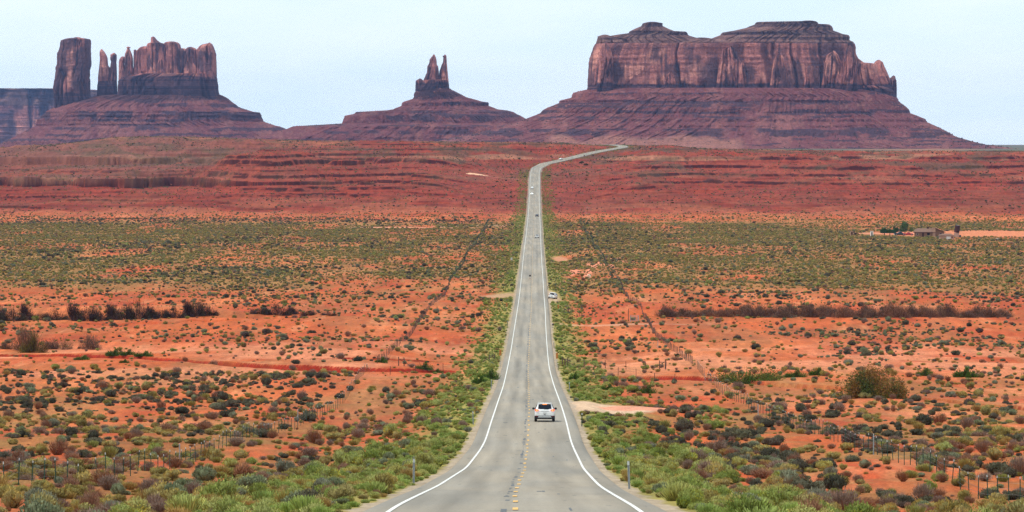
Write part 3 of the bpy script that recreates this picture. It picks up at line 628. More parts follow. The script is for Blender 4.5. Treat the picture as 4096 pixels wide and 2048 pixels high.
def shrub_mesh(name, style, seed, m, n=700, w=1.0, h=.62, tipcol=None):
    """about 1 m wide; w = width, h = height"""
    rng = np.random.RandomState(seed); V = []; F = []; C = []; k = 0
    def add(v, f, c):
        nonlocal k
        V.append(v); F.append(f + k); C.append(c); k += len(v)
    lobes = rng.randint(5, 9); L_ = []
    for i in range(lobes):
        a = rng.uniform(0, 6.28); rr = w * .5 * rng.uniform(.1, .62)
        L_.append((rr * math.cos(a), rr * math.sin(a), h * rng.uniform(.28, .62), w * rng.uniform(.17, .30)))
    # stems and woody core
    ns = n // 6; a = rng.uniform(0, 6.28, ns); rr = w * .42 * np.sqrt(rng.uniform(0, 1, ns))
    tip = np.stack([rr * np.cos(a), rr * np.sin(a), h * rng.uniform(.3, .85, ns)], -1); b0 = tip * np.array([.22, .22, 0]) 
    v, f = blades(b0, tip - b0, np.linalg.norm(tip - b0, axis=1), np.full(ns, .014 * (1 if style != 'twig' else 1.3)), rng)
    add(v, f, np.full((len(v), 3), .55 if style != 'twig' else .8, np.float32) * np.array([1, .85, .75]))
    if style == 'grass':
        a = rng.uniform(0, 6.28, n); t = rng.uniform(0, 1, n) ** .7
        b = np.stack([np.cos(a) * t * w * .2, np.sin(a) * t * w * .2, 0 * a], -1)
        d = np.stack([np.cos(a) * t * .75, np.sin(a) * t * .75, rng.uniform(.7, 1.2, n)], -1) + rng.normal(size=(n, 3)) * .15
        v, f = blades(b, d, h * rng.uniform(.6, 1.1, n), np.full(n, .016), rng)
        cc = rng.uniform(.65, 1.3, n); add(v, f, np.repeat(cc, 4)[:, None] * np.ones(3))
    else:
        idx = rng.choice(lobes, n); Lb = np.array(L_)[idx]
        u = rng.normal(size=(n, 3)); u[:, 2] = np.abs(u[:, 2]) * .9 - .25; u /= np.linalg.norm(u, axis=1)[:, None]
        rad = Lb[:, 3] * rng.uniform(.55, 1.05, n) ** .6
        p = Lb[:, :3] + u * rad[:, None] * np.array([1, 1, .95]); p[:, 2] = np.maximum(p[:, 2], .02)
        up = {'round': .9, 'low': .35, 'twig': .9}[style]
        d = u + np.array([0, 0, up]) + rng.normal(size=(n, 3)) * .45
        ll = {'round': (.035, .085), 'low': (.03, .06), 'twig': (.07, .17)}[style]; ww = {'round': .020, 'low': .026, 'twig': .011}[style]
        v, f = blades(p, d, w * rng.uniform(ll[0], ll[1], n), np.full(n, ww * w) * rng.uniform(.7, 1.4, n), rng)
        cc = rng.uniform(.6, 1.35, n) * (1 + .25 * (rng.uniform(size=lobes)[idx] - .5)); c = np.repeat(cc, 4)[:, None] * np.ones((1, 3))
        if tipcol is not None:
            tm = np.repeat(rng.uniform(size=lobes)[idx] > .6, 4); c = np.where(tm[:, None], c * np.array(tipcol), c)
        add(v, f, c)
        if style != 'twig':
            # inner mass so that the crown is not see-through
            for (lx, ly, lz, lr) in L_:
                th = np.linspace(0, 2 * np.pi, 8, endpoint=False); ph = np.linspace(-.45 * np.pi, .5 * np.pi, 5); T, P = np.meshgrid(th, ph)
                q = lr * .72 * (1 + .3 * rng.uniform(-1, 1, T.shape))
                g = np.stack([lx + q * np.cos(P) * np.cos(T), ly + q * np.cos(P) * np.sin(T), np.maximum(lz + q * np.sin(P), .0)], -1)
                add(g.reshape(-1, 3), gridf(5, 8, True), np.full((40, 3), .62))
    return npmesh(name, np.concatenate(V), np.concatenate(F), [m], False, np.concatenate(C).astype(np.float32))

KINDS = {
 'rabbitbrush':   ('round', 'rounded green rabbitbrush', [(.24,.30,.065),(.34,.39,.10),(.43,.45,.15),(.50,.45,.14)], 1.0, .62, (1.25,1.1,.7)),
 'snakeweed':     ('round', 'yellow olive snakeweed bush', [(.29,.24,.08),(.38,.31,.10),(.44,.35,.14),(.34,.32,.12)], 1.0, .55, (1.15,1.05,.8)),
 'sagebrush':     ('round', 'grey green sagebrush', [(.22,.25,.13),(.29,.32,.18),(.27,.27,.19)], 1.0, .55, None),
 'blackbrush':    ('low', 'dark low blackbrush', [(.07,.072,.045),(.11,.10,.068),(.155,.15,.085),(.12,.085,.068)], 1.1, .46, None),
 'dry_shrub':     ('twig', 'dry brown leafless shrub', [(.26,.17,.13),(.34,.24,.18),(.36,.16,.08),(.28,.20,.16)], 1.0, .58, None),
 'verge_grass':   ('grass', 'yellow green roadside grass', [(.31,.41,.09),(.40,.48,.13),(.29,.39,.10),(.50,.48,.15)], 1.0, .42, None),
 'grass_tuft':    ('grass', 'straw coloured grass tuft', [(.52,.36,.12),(.44,.28,.09),(.36,.29,.08),(.30,.30,.08)], .9, .5, None),
}
KN = list(KINDS); MESH = {}
for i, (k, (st, _, ramp, ww, hh, tc_)) in enumerate(KINDS.items()):
    m = leaf_mat(k + '_leaves', ramp)
    MESH[k] = [shrub_mesh(k, st, 1000 + i * 50 + j, m, n={'round': 1500, 'low': 1300, 'twig': 900, 'grass': 420}[st], w=ww, h=hh * (1 + .12 * (j - 1.5)), tipcol=tc_) for j in range(4)]

def weights(X, Y, px, py, d, side):
    """planting density per m2 for each kind (arrays)"""
    n = len(X); W = {k: np.zeros(n) for k in KN}
    c1_ = sst(.40, .62, fbm(X / 7, Y / 40, 3, 301)); c2_ = sst(.42, .62, fbm(X / 9, Y / 45, 3, 303)); c3_ = sst(.40, .6, fbm(X / 5, Y / 28, 3, 305))
    big = fbm(X / 30, Y / 110, 3, 307)
    verge = (1 - sst(8, 15, d)) * sst(4.9, 5.3, d)
    inner = (1 - sst(22, 27, d)); L_ = side < 0
    # near ground
    nr = (Y < 330)
    W['rabbitbrush'] += np.where(nr, .003 + .045 * c1_ * (1 - sst(10, 18, d)) + .14 * verge, 0)
    W['snakeweed'] += np.where(nr, .012 + .030 * c2_, 0)
    W['sagebrush'] += np.where(nr, .004 + .022 * c3_ * (1 - sst(14, 26, d)) + .02 * verge, 0)
    W['blackbrush'] += np.where(nr, .0015 + .030 * (1 - c2_) * sst(9, 16, d) * sst(.35, .6, big) * np.where(L_, .7, 1.35), 0)
    W['dry_shrub'] += np.where(nr, .008 + .018 * (1 - c1_), 0)
    W['grass_tuft'] += np.where(nr, .012 + .05 * verge + .02 * c3_, 0)
    # 330-480
    z = (Y >= 330) & (Y < 480)
    lin = L_ & (d < 25)
    W['rabbitbrush'] += np.where(z, .085 * verge + .012 * c1_ * inner * np.where(lin, .5, 1.4), 0)
    W['snakeweed'] += np.where(z, np.where(lin, .006, np.where(L_, .028 * c2_ + .006, .014 * c2_ + .003)), 0)
    W['sagebrush'] += np.where(z, .01 * verge + np.where(L_, .003, .010 * c3_), 0)
    W['blackbrush'] += np.where(z, np.where(lin, .001, np.where(L_, .012 * (1 - c2_), .040 * sst(.3, .5, big))), 0)
    W['dry_shrub'] += np.where(z, .010, 0); W['grass_tuft'] += np.where(z, .014 + .02 * verge, 0)
    # 480-620
    z = (Y >= 480) & (Y < 640)
    lb = L_ & (d > 25)
    W['rabbitbrush'] += np.where(z, .09 * verge + .004 * inner, 0)
    W['blackbrush'] += np.where(z, np.where(lb, .050 * sst(.32, .46, big) * (Y < 625), np.where(L_, .002, .003 + .03 * (Y < 500) * (d > 25))), 0)
    W['snakeweed'] += np.where(z, np.where(lb, .012 * c2_, .004), 0)
    W['sagebrush'] += np.where(z, np.where(lb, .010 * c3_, .003), 0)
    W['dry_shrub'] += np.where(z, .006, 0); W['grass_tuft'] += np.where(z, .01 + .02 * verge, 0)
    # 640-930
    z = (Y >= 640) & (Y < 1130)
    pat = sst(.44, .60, fbm(X / 22, Y / 60, 3, 311)) * sst(660, 740, Y)
    rr = np.where(L_, 1.0, 1.0 + 1.2 * sst(30, 70, X))
    W['rabbitbrush'] += np.where(z, .075 * verge * (1 - .55 * (L_ & (Y > 760) & (Y < 930))) + .0007, 0)
    W['blackbrush'] += np.where(z, (.0015 + .016 * pat) * rr, 0)
    W['snakeweed'] += np.where(z, .0018 + .010 * pat + .010 * inner * c1_ * (~L_), 0)
    W['sagebrush'] += np.where(z, .001 + .008 * pat * rr, 0)
    W['dry_shrub'] += np.where(z, .0022, 0); W['grass_tuft'] += np.where(z, .006 + .01 * verge, 0)
    # 1130-2130 broad scrub plain
    z = (Y >= 1050) & (Y < 2240)
    on = sst(1075, 1260, Y + (fbm(X / 25, Y / 60, 3, 313) - .5) * 120) * (1 - sst(2060, 2200, Y + (big - .5) * 200))
    gap = .5 + .65 * sst(.36, .50, fbm(X / 26, Y / 130, 4, 315))
    on = on * gap * (.55 + .9 * fbm(X / 8, Y / 45, 3, 316))
    dk = sst(.46, .6, fbm(X / 40, Y / 170, 3, 317)) * np.where(L_, 1.35, .8)
    W['blackbrush'] += np.where(z, on * (.006 + .022 * dk), 0)
    W['snakeweed'] += np.where(z, on * .052 * (1 - .4 * dk), 0)
    W['sagebrush'] += np.where(z, on * .013, 0)
    W['rabbitbrush'] += np.where(z, on * .004 + .055 * verge, 0)
    W['dry_shrub'] += np.where(z, on * .004, 0); W['grass_tuft'] += np.where(z, on * .006 + .012 * verge, 0)
    # dark band left, y 865-905
    z = (Y >= 2060) & (Y < 2420)
    bd = L_ * np.exp(-((Y - 2190 - (big - .5) * 100) / 70) ** 2) * (d > 22)
    W['blackbrush'] += np.where(z, bd * .035 + .0015, 0); W['sagebrush'] += np.where(z, bd * .012 + .002, 0); W['snakeweed'] += np.where(z, .003 + (~L_) * (Y < 2260) * .012, 0)
    W['rabbitbrush'] += np.where(z & (Y >= 2240), .04 * verge, 0)
    # red slopes
    z = Y >= 2420
    cl = sst(.50, .66, fbm(X / 24, Y / 90, 4, 319))
    topg = sst(3100, 3500, Y)
    W['blackbrush'] += np.where(z, .0013 + .008 * cl * (.4 + topg), 0); W['sagebrush'] += np.where(z, .0009 + .006 * cl * (.3 + topg), 0)
    W['dry_shrub'] += np.where(z, .001, 0); W['snakeweed'] += np.where(z, .0006, 0)
    W['rabbitbrush'] += np.where(z, .026 * verge, 0)
    W['verge_grass'] += (1 - sst(8, 12.5, d)) * np.interp(Y, [100, 400, 1100, 2300, 3300], [.13, .11, .07, .05, .02])
    W['snakeweed'] += np.where(Y < 175, .02, 0)
    # keep clear: pullouts, tracks, yard
    clear = np.ones(n)
    for (cx, cy, rx, ry) in ((9.8, 426, 6.2, 27), (9.5, 1105, 4.4, 64), (-2, 1120, 7.5, 26), (20, 893, 22, 5), (-33, 3075, 16, 14), (245, 1925, 82, 58), (14.5, 430, 6, 13), (-60, 2060, 60, 8), (18, 1500, 3.6, 42)):
        clear *= (np.sqrt(((X - cx) / rx) ** 2 + ((Y - cy) / ry) ** 2) > 1)
    bank = .35 if True else 1
    wy = np.interp(X, WX, WY); clear *= np.where((np.abs(Y - wy) < 14) & (d > 12), .25, 1)
    boost = np.where(Y < 640, 1.7 + 1.5 * sst(9, 16, d), np.where(Y < 1130, 1.9, np.where(Y < 2240, 2.55, 5.2)))
    clear = clear * np.where((Y < 640) & (d > 20.5) & (d < 27.5), .42, 1)
    for k in KN: W[k] = W[k] * clear * boost * (1.35 if k == 'snakeweed' else .54 if k == 'blackbrush' else 1)
    return W

PTS = {k: [] for k in KN}
rng = np.random.RandomState(5)
for (y0, y1, rho) in ((96, 330, .9), (330, 640, .75), (640, 1130, .36), (1130, 2240, .42), (2240, 3720, .28)):
    area = .30 * .5 * (y1 ** 2 - y0 ** 2); n = int(area * rho)
    Y = np.sqrt(rng.uniform(y0 ** 2, y1 ** 2, n)); X = rng.uniform(-.15, .15, n) * Y
    Z = height(X, Y); px = 2048 + X / Y * FP; py = HOR + (CZ - Z) / Y * FP; dd = X - road_x(Y); d = np.abs(dd)
    W = weights(X, Y, px, py, d, np.sign(dd)); tot = sum(W.values()); u = rng.uniform(0, 1, n) * rho
    ok = (d > 4.95); acc = 0
    for k in KN:
        sel = ok & (u >= acc) & (u < acc + W[k]); acc = acc + W[k]
        s = np.clip(rng.lognormal(-.16, .46, sel.sum()), .32, 2.1)
        base = {'rabbitbrush': .84, 'snakeweed': .76, 'sagebrush': .80, 'blackbrush': .86, 'dry_shrub': .82, 'grass_tuft': .66, 'verge_grass': .85}[k]
        s = s * base * (.92 if y0 > 1000 else 1.0) * (1.0 if y0 > 2200 else 1) * np.where(d[sel] < 11, .74, 1)
        s = np.where(Y[sel] > 640, np.clip(s, 0, 2.3), s)
        s = np.where(d[sel] < 4.75 + .6 * s, np.minimum(s, np.maximum((d[sel] - 4.75) / .6, .3)), s)
        PTS[k].append(np.stack([X[sel], Y[sel], Z[sel], s, rng.uniform(.75, 1.25, sel.sum()), rng.uniform(0, 6.28, sel.sum()), rng.randint(0, 4, sel.sum())], -1))
# brush caught along the fence lines far off
for sd in (-1, 1):
    Y = np.arange(660, 2250, 1.6); Y = Y + rng.uniform(-.8, .8, len(Y)); keep = rng.uniform(size=len(Y)) < np.interp(Y, [660, 1000, 1250], [.04, .06, .3]); Y = Y[keep]
    X = road_x(Y) + sd * 25.5 + rng.normal(size=len(Y)) * .25
    for k, sl in (('blackbrush', slice(0, None, 2)), ('sagebrush', slice(1, None, 2))):
        x, y = X[sl], Y[sl]; PTS[k].append(np.stack([x, y, height(x, y), rng.uniform(.5, .9, len(x)), rng.uniform(1.0, 1.9, len(x)), rng.uniform(0, 6, len(x)), rng.randint(0, 4, len(x))], -1))
# boulders on the red slopes and on the rubble skirts of the buttes
KINDS['boulder'] = ('rock', 'reddish boulder', None, 1, 1, None); PTS['boulder'] = []; PTS_EXTRA = []
_bt = rock_mat('boulder_rock', [(.5, .5, .5)], [.2], bump=.5, bscale=1.0, bdist=.4)
def boulder_mesh(seed):
    bm = bmesh.new(); bmesh.ops.create_icosphere(bm, subdivisions=2, radius=.5); r = np.random.RandomState(seed)
    pl_ = [(r.normal(size=3), r.uniform(.24, .42)) for _ in range(9)]; tone = r.uniform(.8, 1.15)
    for v in bm.verts:
        p = np.array(v.co)
        for n_, dd_ in pl_:
            n2 = n_ / np.linalg.norm(n_); q = p @ n2
            if q > dd_: p = p - n2 * (q - dd_)
        v.co = p * np.array([1, .9, .8])
    for f in bm.faces: f.smooth = False
    me = bpy.data.meshes.new('boulder'); bm.to_mesh(me); bm.free(); me.materials.append(_bt)
    a = me.color_attributes.new('Col', 'FLOAT_COLOR', 'POINT'); c = np.ones((len(me.vertices), 4), np.float32); c[:, :3] = np.array((.30, .12, .10)) * tone; a.data.foreach_set('color', c.ravel()); return me
MESH['boulder'] = [boulder_mesh(70 + i) for i in range(4)]
n = 5200; Y = np.sqrt(rng.uniform(2420 ** 2, 3650 ** 2, n)); X = rng.uniform(-.15, .15, n) * Y; Z = height(X, Y)
gz = np.abs(height(X, Y + 6) - height(X, Y - 6)) / 12; keep = (rng.uniform(size=n) < .25 + 3 * gz) & (np.abs(X - road_x(Y)) > 9)
X, Y, Z = X[keep], Y[keep], Z[keep]; m_ = len(X)
PTS['boulder'].append(np.stack([X, Y, Z, np.clip(rng.lognormal(.0, .5, m_), .5, 3.2) * .9, rng.uniform(.6, 1, m_), rng.uniform(0, 6.28, m_), rng.randint(0, 4, m_)], -1))
for nm, Dd, cnt in (('castle_butte_slope', 8500, 700), ('twin_spire_butte_slope', 7800, 600), ('long_mesa_slope', 7000, 2200)):
    co = np.empty(len(bpy.data.objects[nm].data.vertices) * 3, np.float32); bpy.data.objects[nm].data.vertices.foreach_get('co', co); co = co.reshape(-1, 3)
    co = co[(co[:, 1] < Dd - 10) & (co[:, 2] > 44) & (co[:, 2] < (CZ + 165))]; ii = rng.choice(len(co), cnt); p = co[ii]; cl = fbm(p[:, 0] / 45, p[:, 2] / 30, 3, 401)
    p = p[rng.uniform(size=cnt) < sst(.35, .65, cl) * 1.3]; m_ = len(p)
    PTS['boulder'].append(np.stack([p[:, 0], p[:, 1], p[:, 2], np.clip(rng.lognormal(.7, .5, m_), 1.2, 6.5), rng.uniform(.6, 1, m_), rng.uniform(0, 6.28, m_), rng.randint(0, 4, m_)], -1))
    ii = rng.choice(len(co), cnt // 2); p = co[ii]; p = p[p[:, 2] < CZ + 60 - 60 * rng.uniform(size=cnt // 2)]; m_ = len(p)
    PTS['blackbrush'].append(np.stack([p[:, 0], p[:, 1], p[:, 2], rng.uniform(1.4, 2.8, m_), rng.uniform(.9, 1.4, m_), rng.uniform(0, 6.28, m_), rng.randint(0, 4, m_)], -1))
def place_label(k, x, y, s):
    if k == 'boulder':
        wh_ = 'red slope left of the road' if x < float(road_x(y)) else 'red slope right of the road'
        if y > 5000: wh_ = 'rubble skirt of the ' + ('jagged left butte' if y > 8050 else ('twin spire butte' if x < 0 and y > 7350 else 'long right mesa'))
        return ('big ' if s > 4.5 else ('small ' if s < 2 else '')) + 'reddish boulder on the ' + wh_
    dd = x - float(road_x(y)); side = 'left' if dd < 0 else 'right'; d = abs(dd)
    size = 'small ' if s < (.95 if k != 'grass_tuft' else .75) else ('large ' if s > 1.5 else '')
    lat = 'on the %s verge' % side if d < 12 else ('between road and %s fence' % side if d < 25 else 'beyond the %s fence' % side)
    dist = 'at the bottom of the view' if y < 150 else ('in the near foreground' if y < 215 else ('short of the silver car' if y < 340 else ('past the silver car' if y < 480 else 'toward the red cut bank')))
    return ' '.join((size + KINDS[k][1] + ' ' + lat + ' ' + dist).split()).replace('roadside grass between', 'grass between').replace('roadside grass beyond', 'grass beyond')
used = {}
heroes = []
for k in KN + ['boulder']:
    A = np.concatenate(PTS[k]); vis = np.abs(A[:, 0] / A[:, 1] * FP) < 2090
    vis &= (HOR + (CZ - A[:, 2] - .5 * A[:, 3]) / A[:, 1] * FP) < 2060
    scr = np.where(vis, A[:, 3] / A[:, 1], 0); order = np.argsort(-scr); hi = order[:300]; rest = np.setdiff1d(np.arange(len(A)), hi)
    # sources first: one object of each mesh variant
    src = [None] * 4
    for i in hi:
        x, y, z, s, hs, r, v = A[i]; v = int(v)
        o = link(MESH[k][v], k); o['kind'] = 'thing'; o.location = (x, y, z - .04); o.scale = (s * (.8 + .5 * ((r * 7.3) % 1)), s, s * hs); o.rotation_euler = (0, 0, r)
        lb = place_label(k, x, y, s); tag(o, lb, {'grass_tuft': 'grass tuft', 'verge_grass': 'grass tuft', 'boulder': 'boulder'}.get(k, 'shrub')); heroes.append(o); used.setdefault(lb, []).append(o)
        if src[v] is None: src[v] = o
    B = A[rest]; print(k, len(A), 'stuff', len(B))
    me = bpy.data.meshes.new(k + '_scrub'); me.vertices.add(len(B)); me.vertices.foreach_set('co', (B[:, :3] - np.array([0, 0, .04])).astype(np.float32).ravel())
    at = me.attributes.new('scl', 'FLOAT_VECTOR', 'POINT'); at.data.foreach_set('vector', np.stack([B[:, 3] * (.8 + .5 * ((B[:, 5] * 7.3) % 1)), B[:, 3], B[:, 3] * B[:, 4]], -1).astype(np.float32).ravel())
    at = me.attributes.new('rot', 'FLOAT_VECTOR', 'POINT'); at.data.foreach_set('vector', np.stack([B[:, 5] * 0, B[:, 5] * 0, B[:, 5]], -1).astype(np.float32).ravel())
    at = me.attributes.new('idx', 'INT', 'POINT'); at.data.foreach_set('value', B[:, 6].astype(np.int32))
    so = link(me, 'boulder_rubble' if k == 'boulder' else k + '_scrub'); tag(so, 'countless ' + KINDS[k][1] + ' scattered over the far desert', 'boulders' if k == 'boulder' else 'scrub', kind='stuff')
    g = bpy.data.node_groups.new(k + '_scatter', 'GeometryNodeTree'); g.interface.new_socket('Geometry', in_out='INPUT', socket_type='NodeSocketGeometry'); g.interface.new_socket('Geometry', in_out='OUTPUT', socket_type='NodeSocketGeometry')
    gi = g.nodes.new('NodeGroupInput'); go = g.nodes.new('NodeGroupOutput'); ip = g.nodes.new('GeometryNodeInstanceOnPoints'); jn = g.nodes.new('GeometryNodeJoinGeometry')
    for s_ in reversed([q for q in src if q]):
        oi = g.nodes.new('GeometryNodeObjectInfo'); oi.inputs['Object'].default_value = s_; oi.inputs['As Instance'].default_value = True; g.links.new(oi.outputs['Geometry'], jn.inputs[0])
    ip.inputs['Pick Instance'].default_value = True
    def attr(nm, ty):
        a = g.nodes.new('GeometryNodeInputNamedAttribute'); a.data_type = ty; a.inputs['Name'].default_value = nm; return a.outputs['Attribute']
    g.links.new(gi.outputs[0], ip.inputs['Points']); g.links.new(jn.outputs[0], ip.inputs['Instance']); g.links.new(attr('idx', 'INT'), ip.inputs['Instance Index'])
    e2r = g.nodes.new('FunctionNodeEulerToRotation'); g.links.new(attr('rot', 'FLOAT_VECTOR'), e2r.inputs[0]); g.links.new(e2r.outputs[0], ip.inputs['Rotation']); g.links.new(attr('scl', 'FLOAT_VECTOR'), ip.inputs['Scale'])
    g.links.new(ip.outputs[0], go.inputs[0]); md = so.modifiers.new('scatter', 'NODES'); md.node_group = g
for lb, os_ in used.items():
    for o in os_: o['group'] = lb
#==BUSHES==
# tall tamarisks and other big bushes, each its own object
def big_bush(name, seed, m, wd, ht, n, leaf=.16, lw=.05, twig=.35, cols=((1, 1, 1), (.6, .9, .5)), lobes=14, up=.9):
    rng = np.random.RandomState(seed); V = []; F = []; C = []; k = 0
    L_ = []
    for i in range(lobes):
        t = rng.uniform(-1, 1); x = t * wd * .40; y = rng.uniform(-.25, .25) * wd; top = ht * (1 - .75 * abs(t) ** 1.3) * rng.uniform(.45, 1)
        r = wd * rng.uniform(.09, .16); L_.append((x, y, max(top - r, r * .7), r, rng.randint(0, len(cols)), top))
    LB = np.array([l[:4] for l in L_]); ci = np.array([l[4] for l in L_])
    nt_ = int(n * twig); idx = rng.choice(lobes, nt_)
    tip = LB[idx, :3] + rng.normal(size=(nt_, 3)) * LB[idx, 3:4] * .75; tip[:, 2] = np.abs(tip[:, 2]) + .1; b = np.stack([tip[:, 0] * .55, tip[:, 1] * .5, tip[:, 2] * rng.uniform(0, .35, nt_)], -1)
    v, f = blades(b, tip - b, np.linalg.norm(tip - b, axis=1), np.full(nt_, .035 * max(1, ht / 4)), rng); V.append(v); F.append(f + k); k += len(v); C.append(np.full((len(v), 3), .45) * np.array([1, .9, .9]))
    idx = rng.choice(lobes, n); u = rng.normal(size=(n, 3)); u /= np.linalg.norm(u, axis=1)[:, None]
    p = LB[idx, :3] + u * LB[idx, 3:4] * rng.uniform(.3, 1.25, n)[:, None] * np.array([1, 1, 1.15]); p[:, 2] = np.abs(p[:, 2])
    # spread some foliage down to the ground
    lo = rng.uniform(size=n) < .25; p[lo, 2] *= rng.uniform(0, .7, lo.sum())
    d = u * .6 + np.array([0, 0, up]) + rng.normal(size=(n, 3)) * .4
    v, f = blades(p, d, rng.uniform(.6, 1.4, n) * leaf, rng.uniform(.6, 1.4, n) * lw, rng); V.append(v); F.append(f + k); k += len(v)
    cc = rng.uniform(.6, 1.4, n)[:, None] * np.array(cols)[ci[idx]]; C.append(np.repeat(cc, 4, 0))
    return npmesh(name, np.concatenate(V), np.concatenate(F), [m], False, np.concatenate(C).astype(np.float32))
tm_dark = leaf_mat('bare_tamarisk_wood', [(.085,.05,.045),(.12,.075,.062),(.075,.055,.055)])
tm_rust = leaf_mat('rusty_tamarisk_wood', [(.30,.15,.095),(.23,.14,.10),(.17,.10,.075)])
tm_big = leaf_mat('tamarisk_leaves', [(.15,.105,.04),(.15,.105,.04)])
tm_green = leaf_mat('green_tamarisk_leaves', [(.12,.165,.035),(.14,.18,.045)])
TD = [big_bush('t', 50 + i, tm_dark, 7, 4, 1500, .35, .055, .5, lobes=12) for i in range(3)]
TR = [big_bush('t', 60 + i, tm_rust, 7, 3.2, 1500, .4, .055, .3, cols=((1, 1, 1), (.75, .8, .7), (1.1, .95, .8)), lobes=14) for i in range(3)]
def put(me, name, px, py, wpx, hpx, w0, h0, label, cat='shrub', group=None, rz=None):
    x, y, z = P2W(px, py); s = wpx / FP * y / w0; sz = hpx / FP * y / h0
    o = link(me, name); o.location = (x, y, z - .1); o.scale = (s, s * .8, sz); o.rotation_euler = (0, 0, random.uniform(-.3, .3) if rz is None else rz)
    tag(o, label, cat, group); return o
lbl = 'dark bare tamarisk in the dense row along the left gully'
for i, (px, py, wp, hp) in enumerate([(-20,1284,130,95),(50,1284,120,100),(95,1276,90,70),(165,1282,120,62),(225,1282,110,66),(290,1284,120,92),(355,1284,130,104),(400,1280,100,75),(440,1280,100,72),(500,1278,110,90),(550,1276,100,108),(600,1274,90,58),(650,1272,100,62),(700,1272,100,70),(750,1268,90,82),(785,1264,110,104),(835,1262,80,60)]):
    put(TD[i % 3], 'tamarisk_shrub', px, py, wp * .9, hp * random.uniform(.7, 1.0), 6.3, 4, lbl, 'tamarisk', 'tamarisks in the left gully')
for i, (px, py, wp, hp, l) in enumerate([(1040,1256,90,40,'low dark bare tamarisk left of the tallest lone one'),(1110,1260,110,62,'lone tall dark bare tamarisk right of the left gully row'),(1165,1258,70,35,'small dark bare tamarisk right of the lone tall one'),(1235,1262,70,34,'grey bare shrub between lone tamarisk and left fence'),(1315,1262,60,24,'low bare shrub beyond the lone grey one near left fence')]):
    put(TD[i % 3], 'tamarisk_shrub', px, py, wp, hp, 6.3, 4, l, 'tamarisk')
lbl = 'rust brown bare tamarisk in the long thicket at the right'
for i in range(52):
    px = 2660 + i * 26.4 + random.uniform(-16, 16); hp = 26 + 34 * random.random() + (10 if 2900 < px < 3800 else -6)
    put(TR[i % 3], 'tamarisk_shrub', px, 1268 - 7 * abs(math.sin(i * .7)) + (4 if px > 3000 else 0), 95, hp, 6.3, 3.2, lbl, 'tamarisk', 'tamarisks in the right thicket')
for i, (px, py, wp, hp, l, mm_) in enumerate([(95,1402,130,105,'tall reddish tamarisk at the left edge below the gully',TR),(135,1412,120,88,'yellow green tamarisk beside the tall reddish one','G'),(235,1398,120,60,'pinkish bare tamarisk between the two bushy ones at left',TR),(355,1398,95,66,'dark round bushy tamarisk rightmost of the left cluster',TR),(20,1398,70,40,'low brown bush at the very left edge below gully',TR)]):
    me = big_bush('t', 77 + i, tm_big, 6.3, 4, 2200, .3, .06, .25, cols=((1.1, .9, .8), (.9, 1.15, .5))) if mm_ == 'G' else mm_[i % 3]
    put(me, 'tamarisk_shrub', px, py, wp, hp, 6.3, 4 if mm_ == 'G' else 3.2, l, 'tamarisk')
bg_ = big_bush('t', 91, tm_big, 8.6, 4.1, 20000, .17, .07, 0, up=.25, cols=((1.9, 1.2, 1.0), (1.1, 1.35, .8), (.5, .9, .6), (1.6, 1.25, .9)), lobes=34)
put(bg_, 'tamarisk_bush', 3490, 1592, 285, 150, 8.6, 4.3, 'large spreading rust and green bush right of the road', 'bush', rz=0)
gb = big_bush('t', 92, tm_green, 7, 2, 8000, .17, .06, .1, up=.4, cols=((1.1, .85, .8), (.8, 1.05, .8)), lobes=20)
put(gb, 'green_bush', 2985, 1535, 250, 58, 6.3, 1.9, 'wide low green bush left of the large rusty one', 'bush', rz=0)
gs = big_bush('t', 93, tm_green, 3, 1.6, 1500, .2, .05, .3, lobes=10)
for (px, py, wp, hp, l) in [(3183,1510,85,34,'left one of two small green bushes before the big one'),(3272,1502,70,36,'right one of two small green bushes before the big one'),(455,1428,70,32,'bright green bush above the left cut bank'),(510,1426,60,26,'second bright green bush above the left cut bank'),(575,1426,80,24,'widest bright green bush above the left cut bank'),(495,1452,40,18,'little green bush under the three at the left cut bank'),(330,1440,70,22,'olive green bush left of the left cut bank'),
   (1525,1452,52,26,'round olive bush above the wash near the left fence'),(1695,1488,70,34,'green bush in the wash left of the road'),(1745,1492,55,22,'brownish green bush beside the one in the wash'),(3890,1512,50,26,'rounded green bush far right of the large rusty one'),(3860,1510,90,44,'brown based bush far right of the large rusty one'),(3700,1505,70,36,'dark based green bush right behind the large rusty one'),
   (2298,1522,44,36,'bright green bush beside the right marker post'),(2340,1530,42,24,'second bright green bush beside the right marker post'),(2435,1562,60,28,'green bush left of the gravel pullout top'),(2590,1575,70,40,'bright green bush at the right end of the pullout'),(1960,1520,70,50,'green verge bush left of the road near the wash'),(1920,1535,60,36,'dark green verge bush left of the road near the wash')]:
    put(gs, 'green_bush', px, py, wp, hp, 2.7, 1.5, l, 'bush')
# scattered dark junipers on the red slopes that can be told apart
jm = leaf_mat('juniper_leaves', [(.035,.055,.032),(.045,.06,.035)])
jn_ = big_bush('t', 96, jm, 4, 3, 900, .3, .14, .1, lobes=9)
for (px, py, wp, hp, l) in [(2326,652,18,10,'dark bush below the far road bend, left of a pair'),(2344,662,18,12,'dark bush below the far road bend, right of a pair'),(2100,708,12,8,'small dark bush left of the road under the far bend'),(1988,728,12,8,'dark bush on the left red slope'),(2195,705,18,9,'dark bush right of the road at the far bend'),(2345,718,10,6,'small dark bush on the right red slope'),(2690,812,12,8,'dark bush low on the right red slope'),(740,555,10,6,'dark bush on the left crest')]:
    put(jn_, 'juniper_bush', px, py, wp, hp, 3.6, 3, l, 'bush')
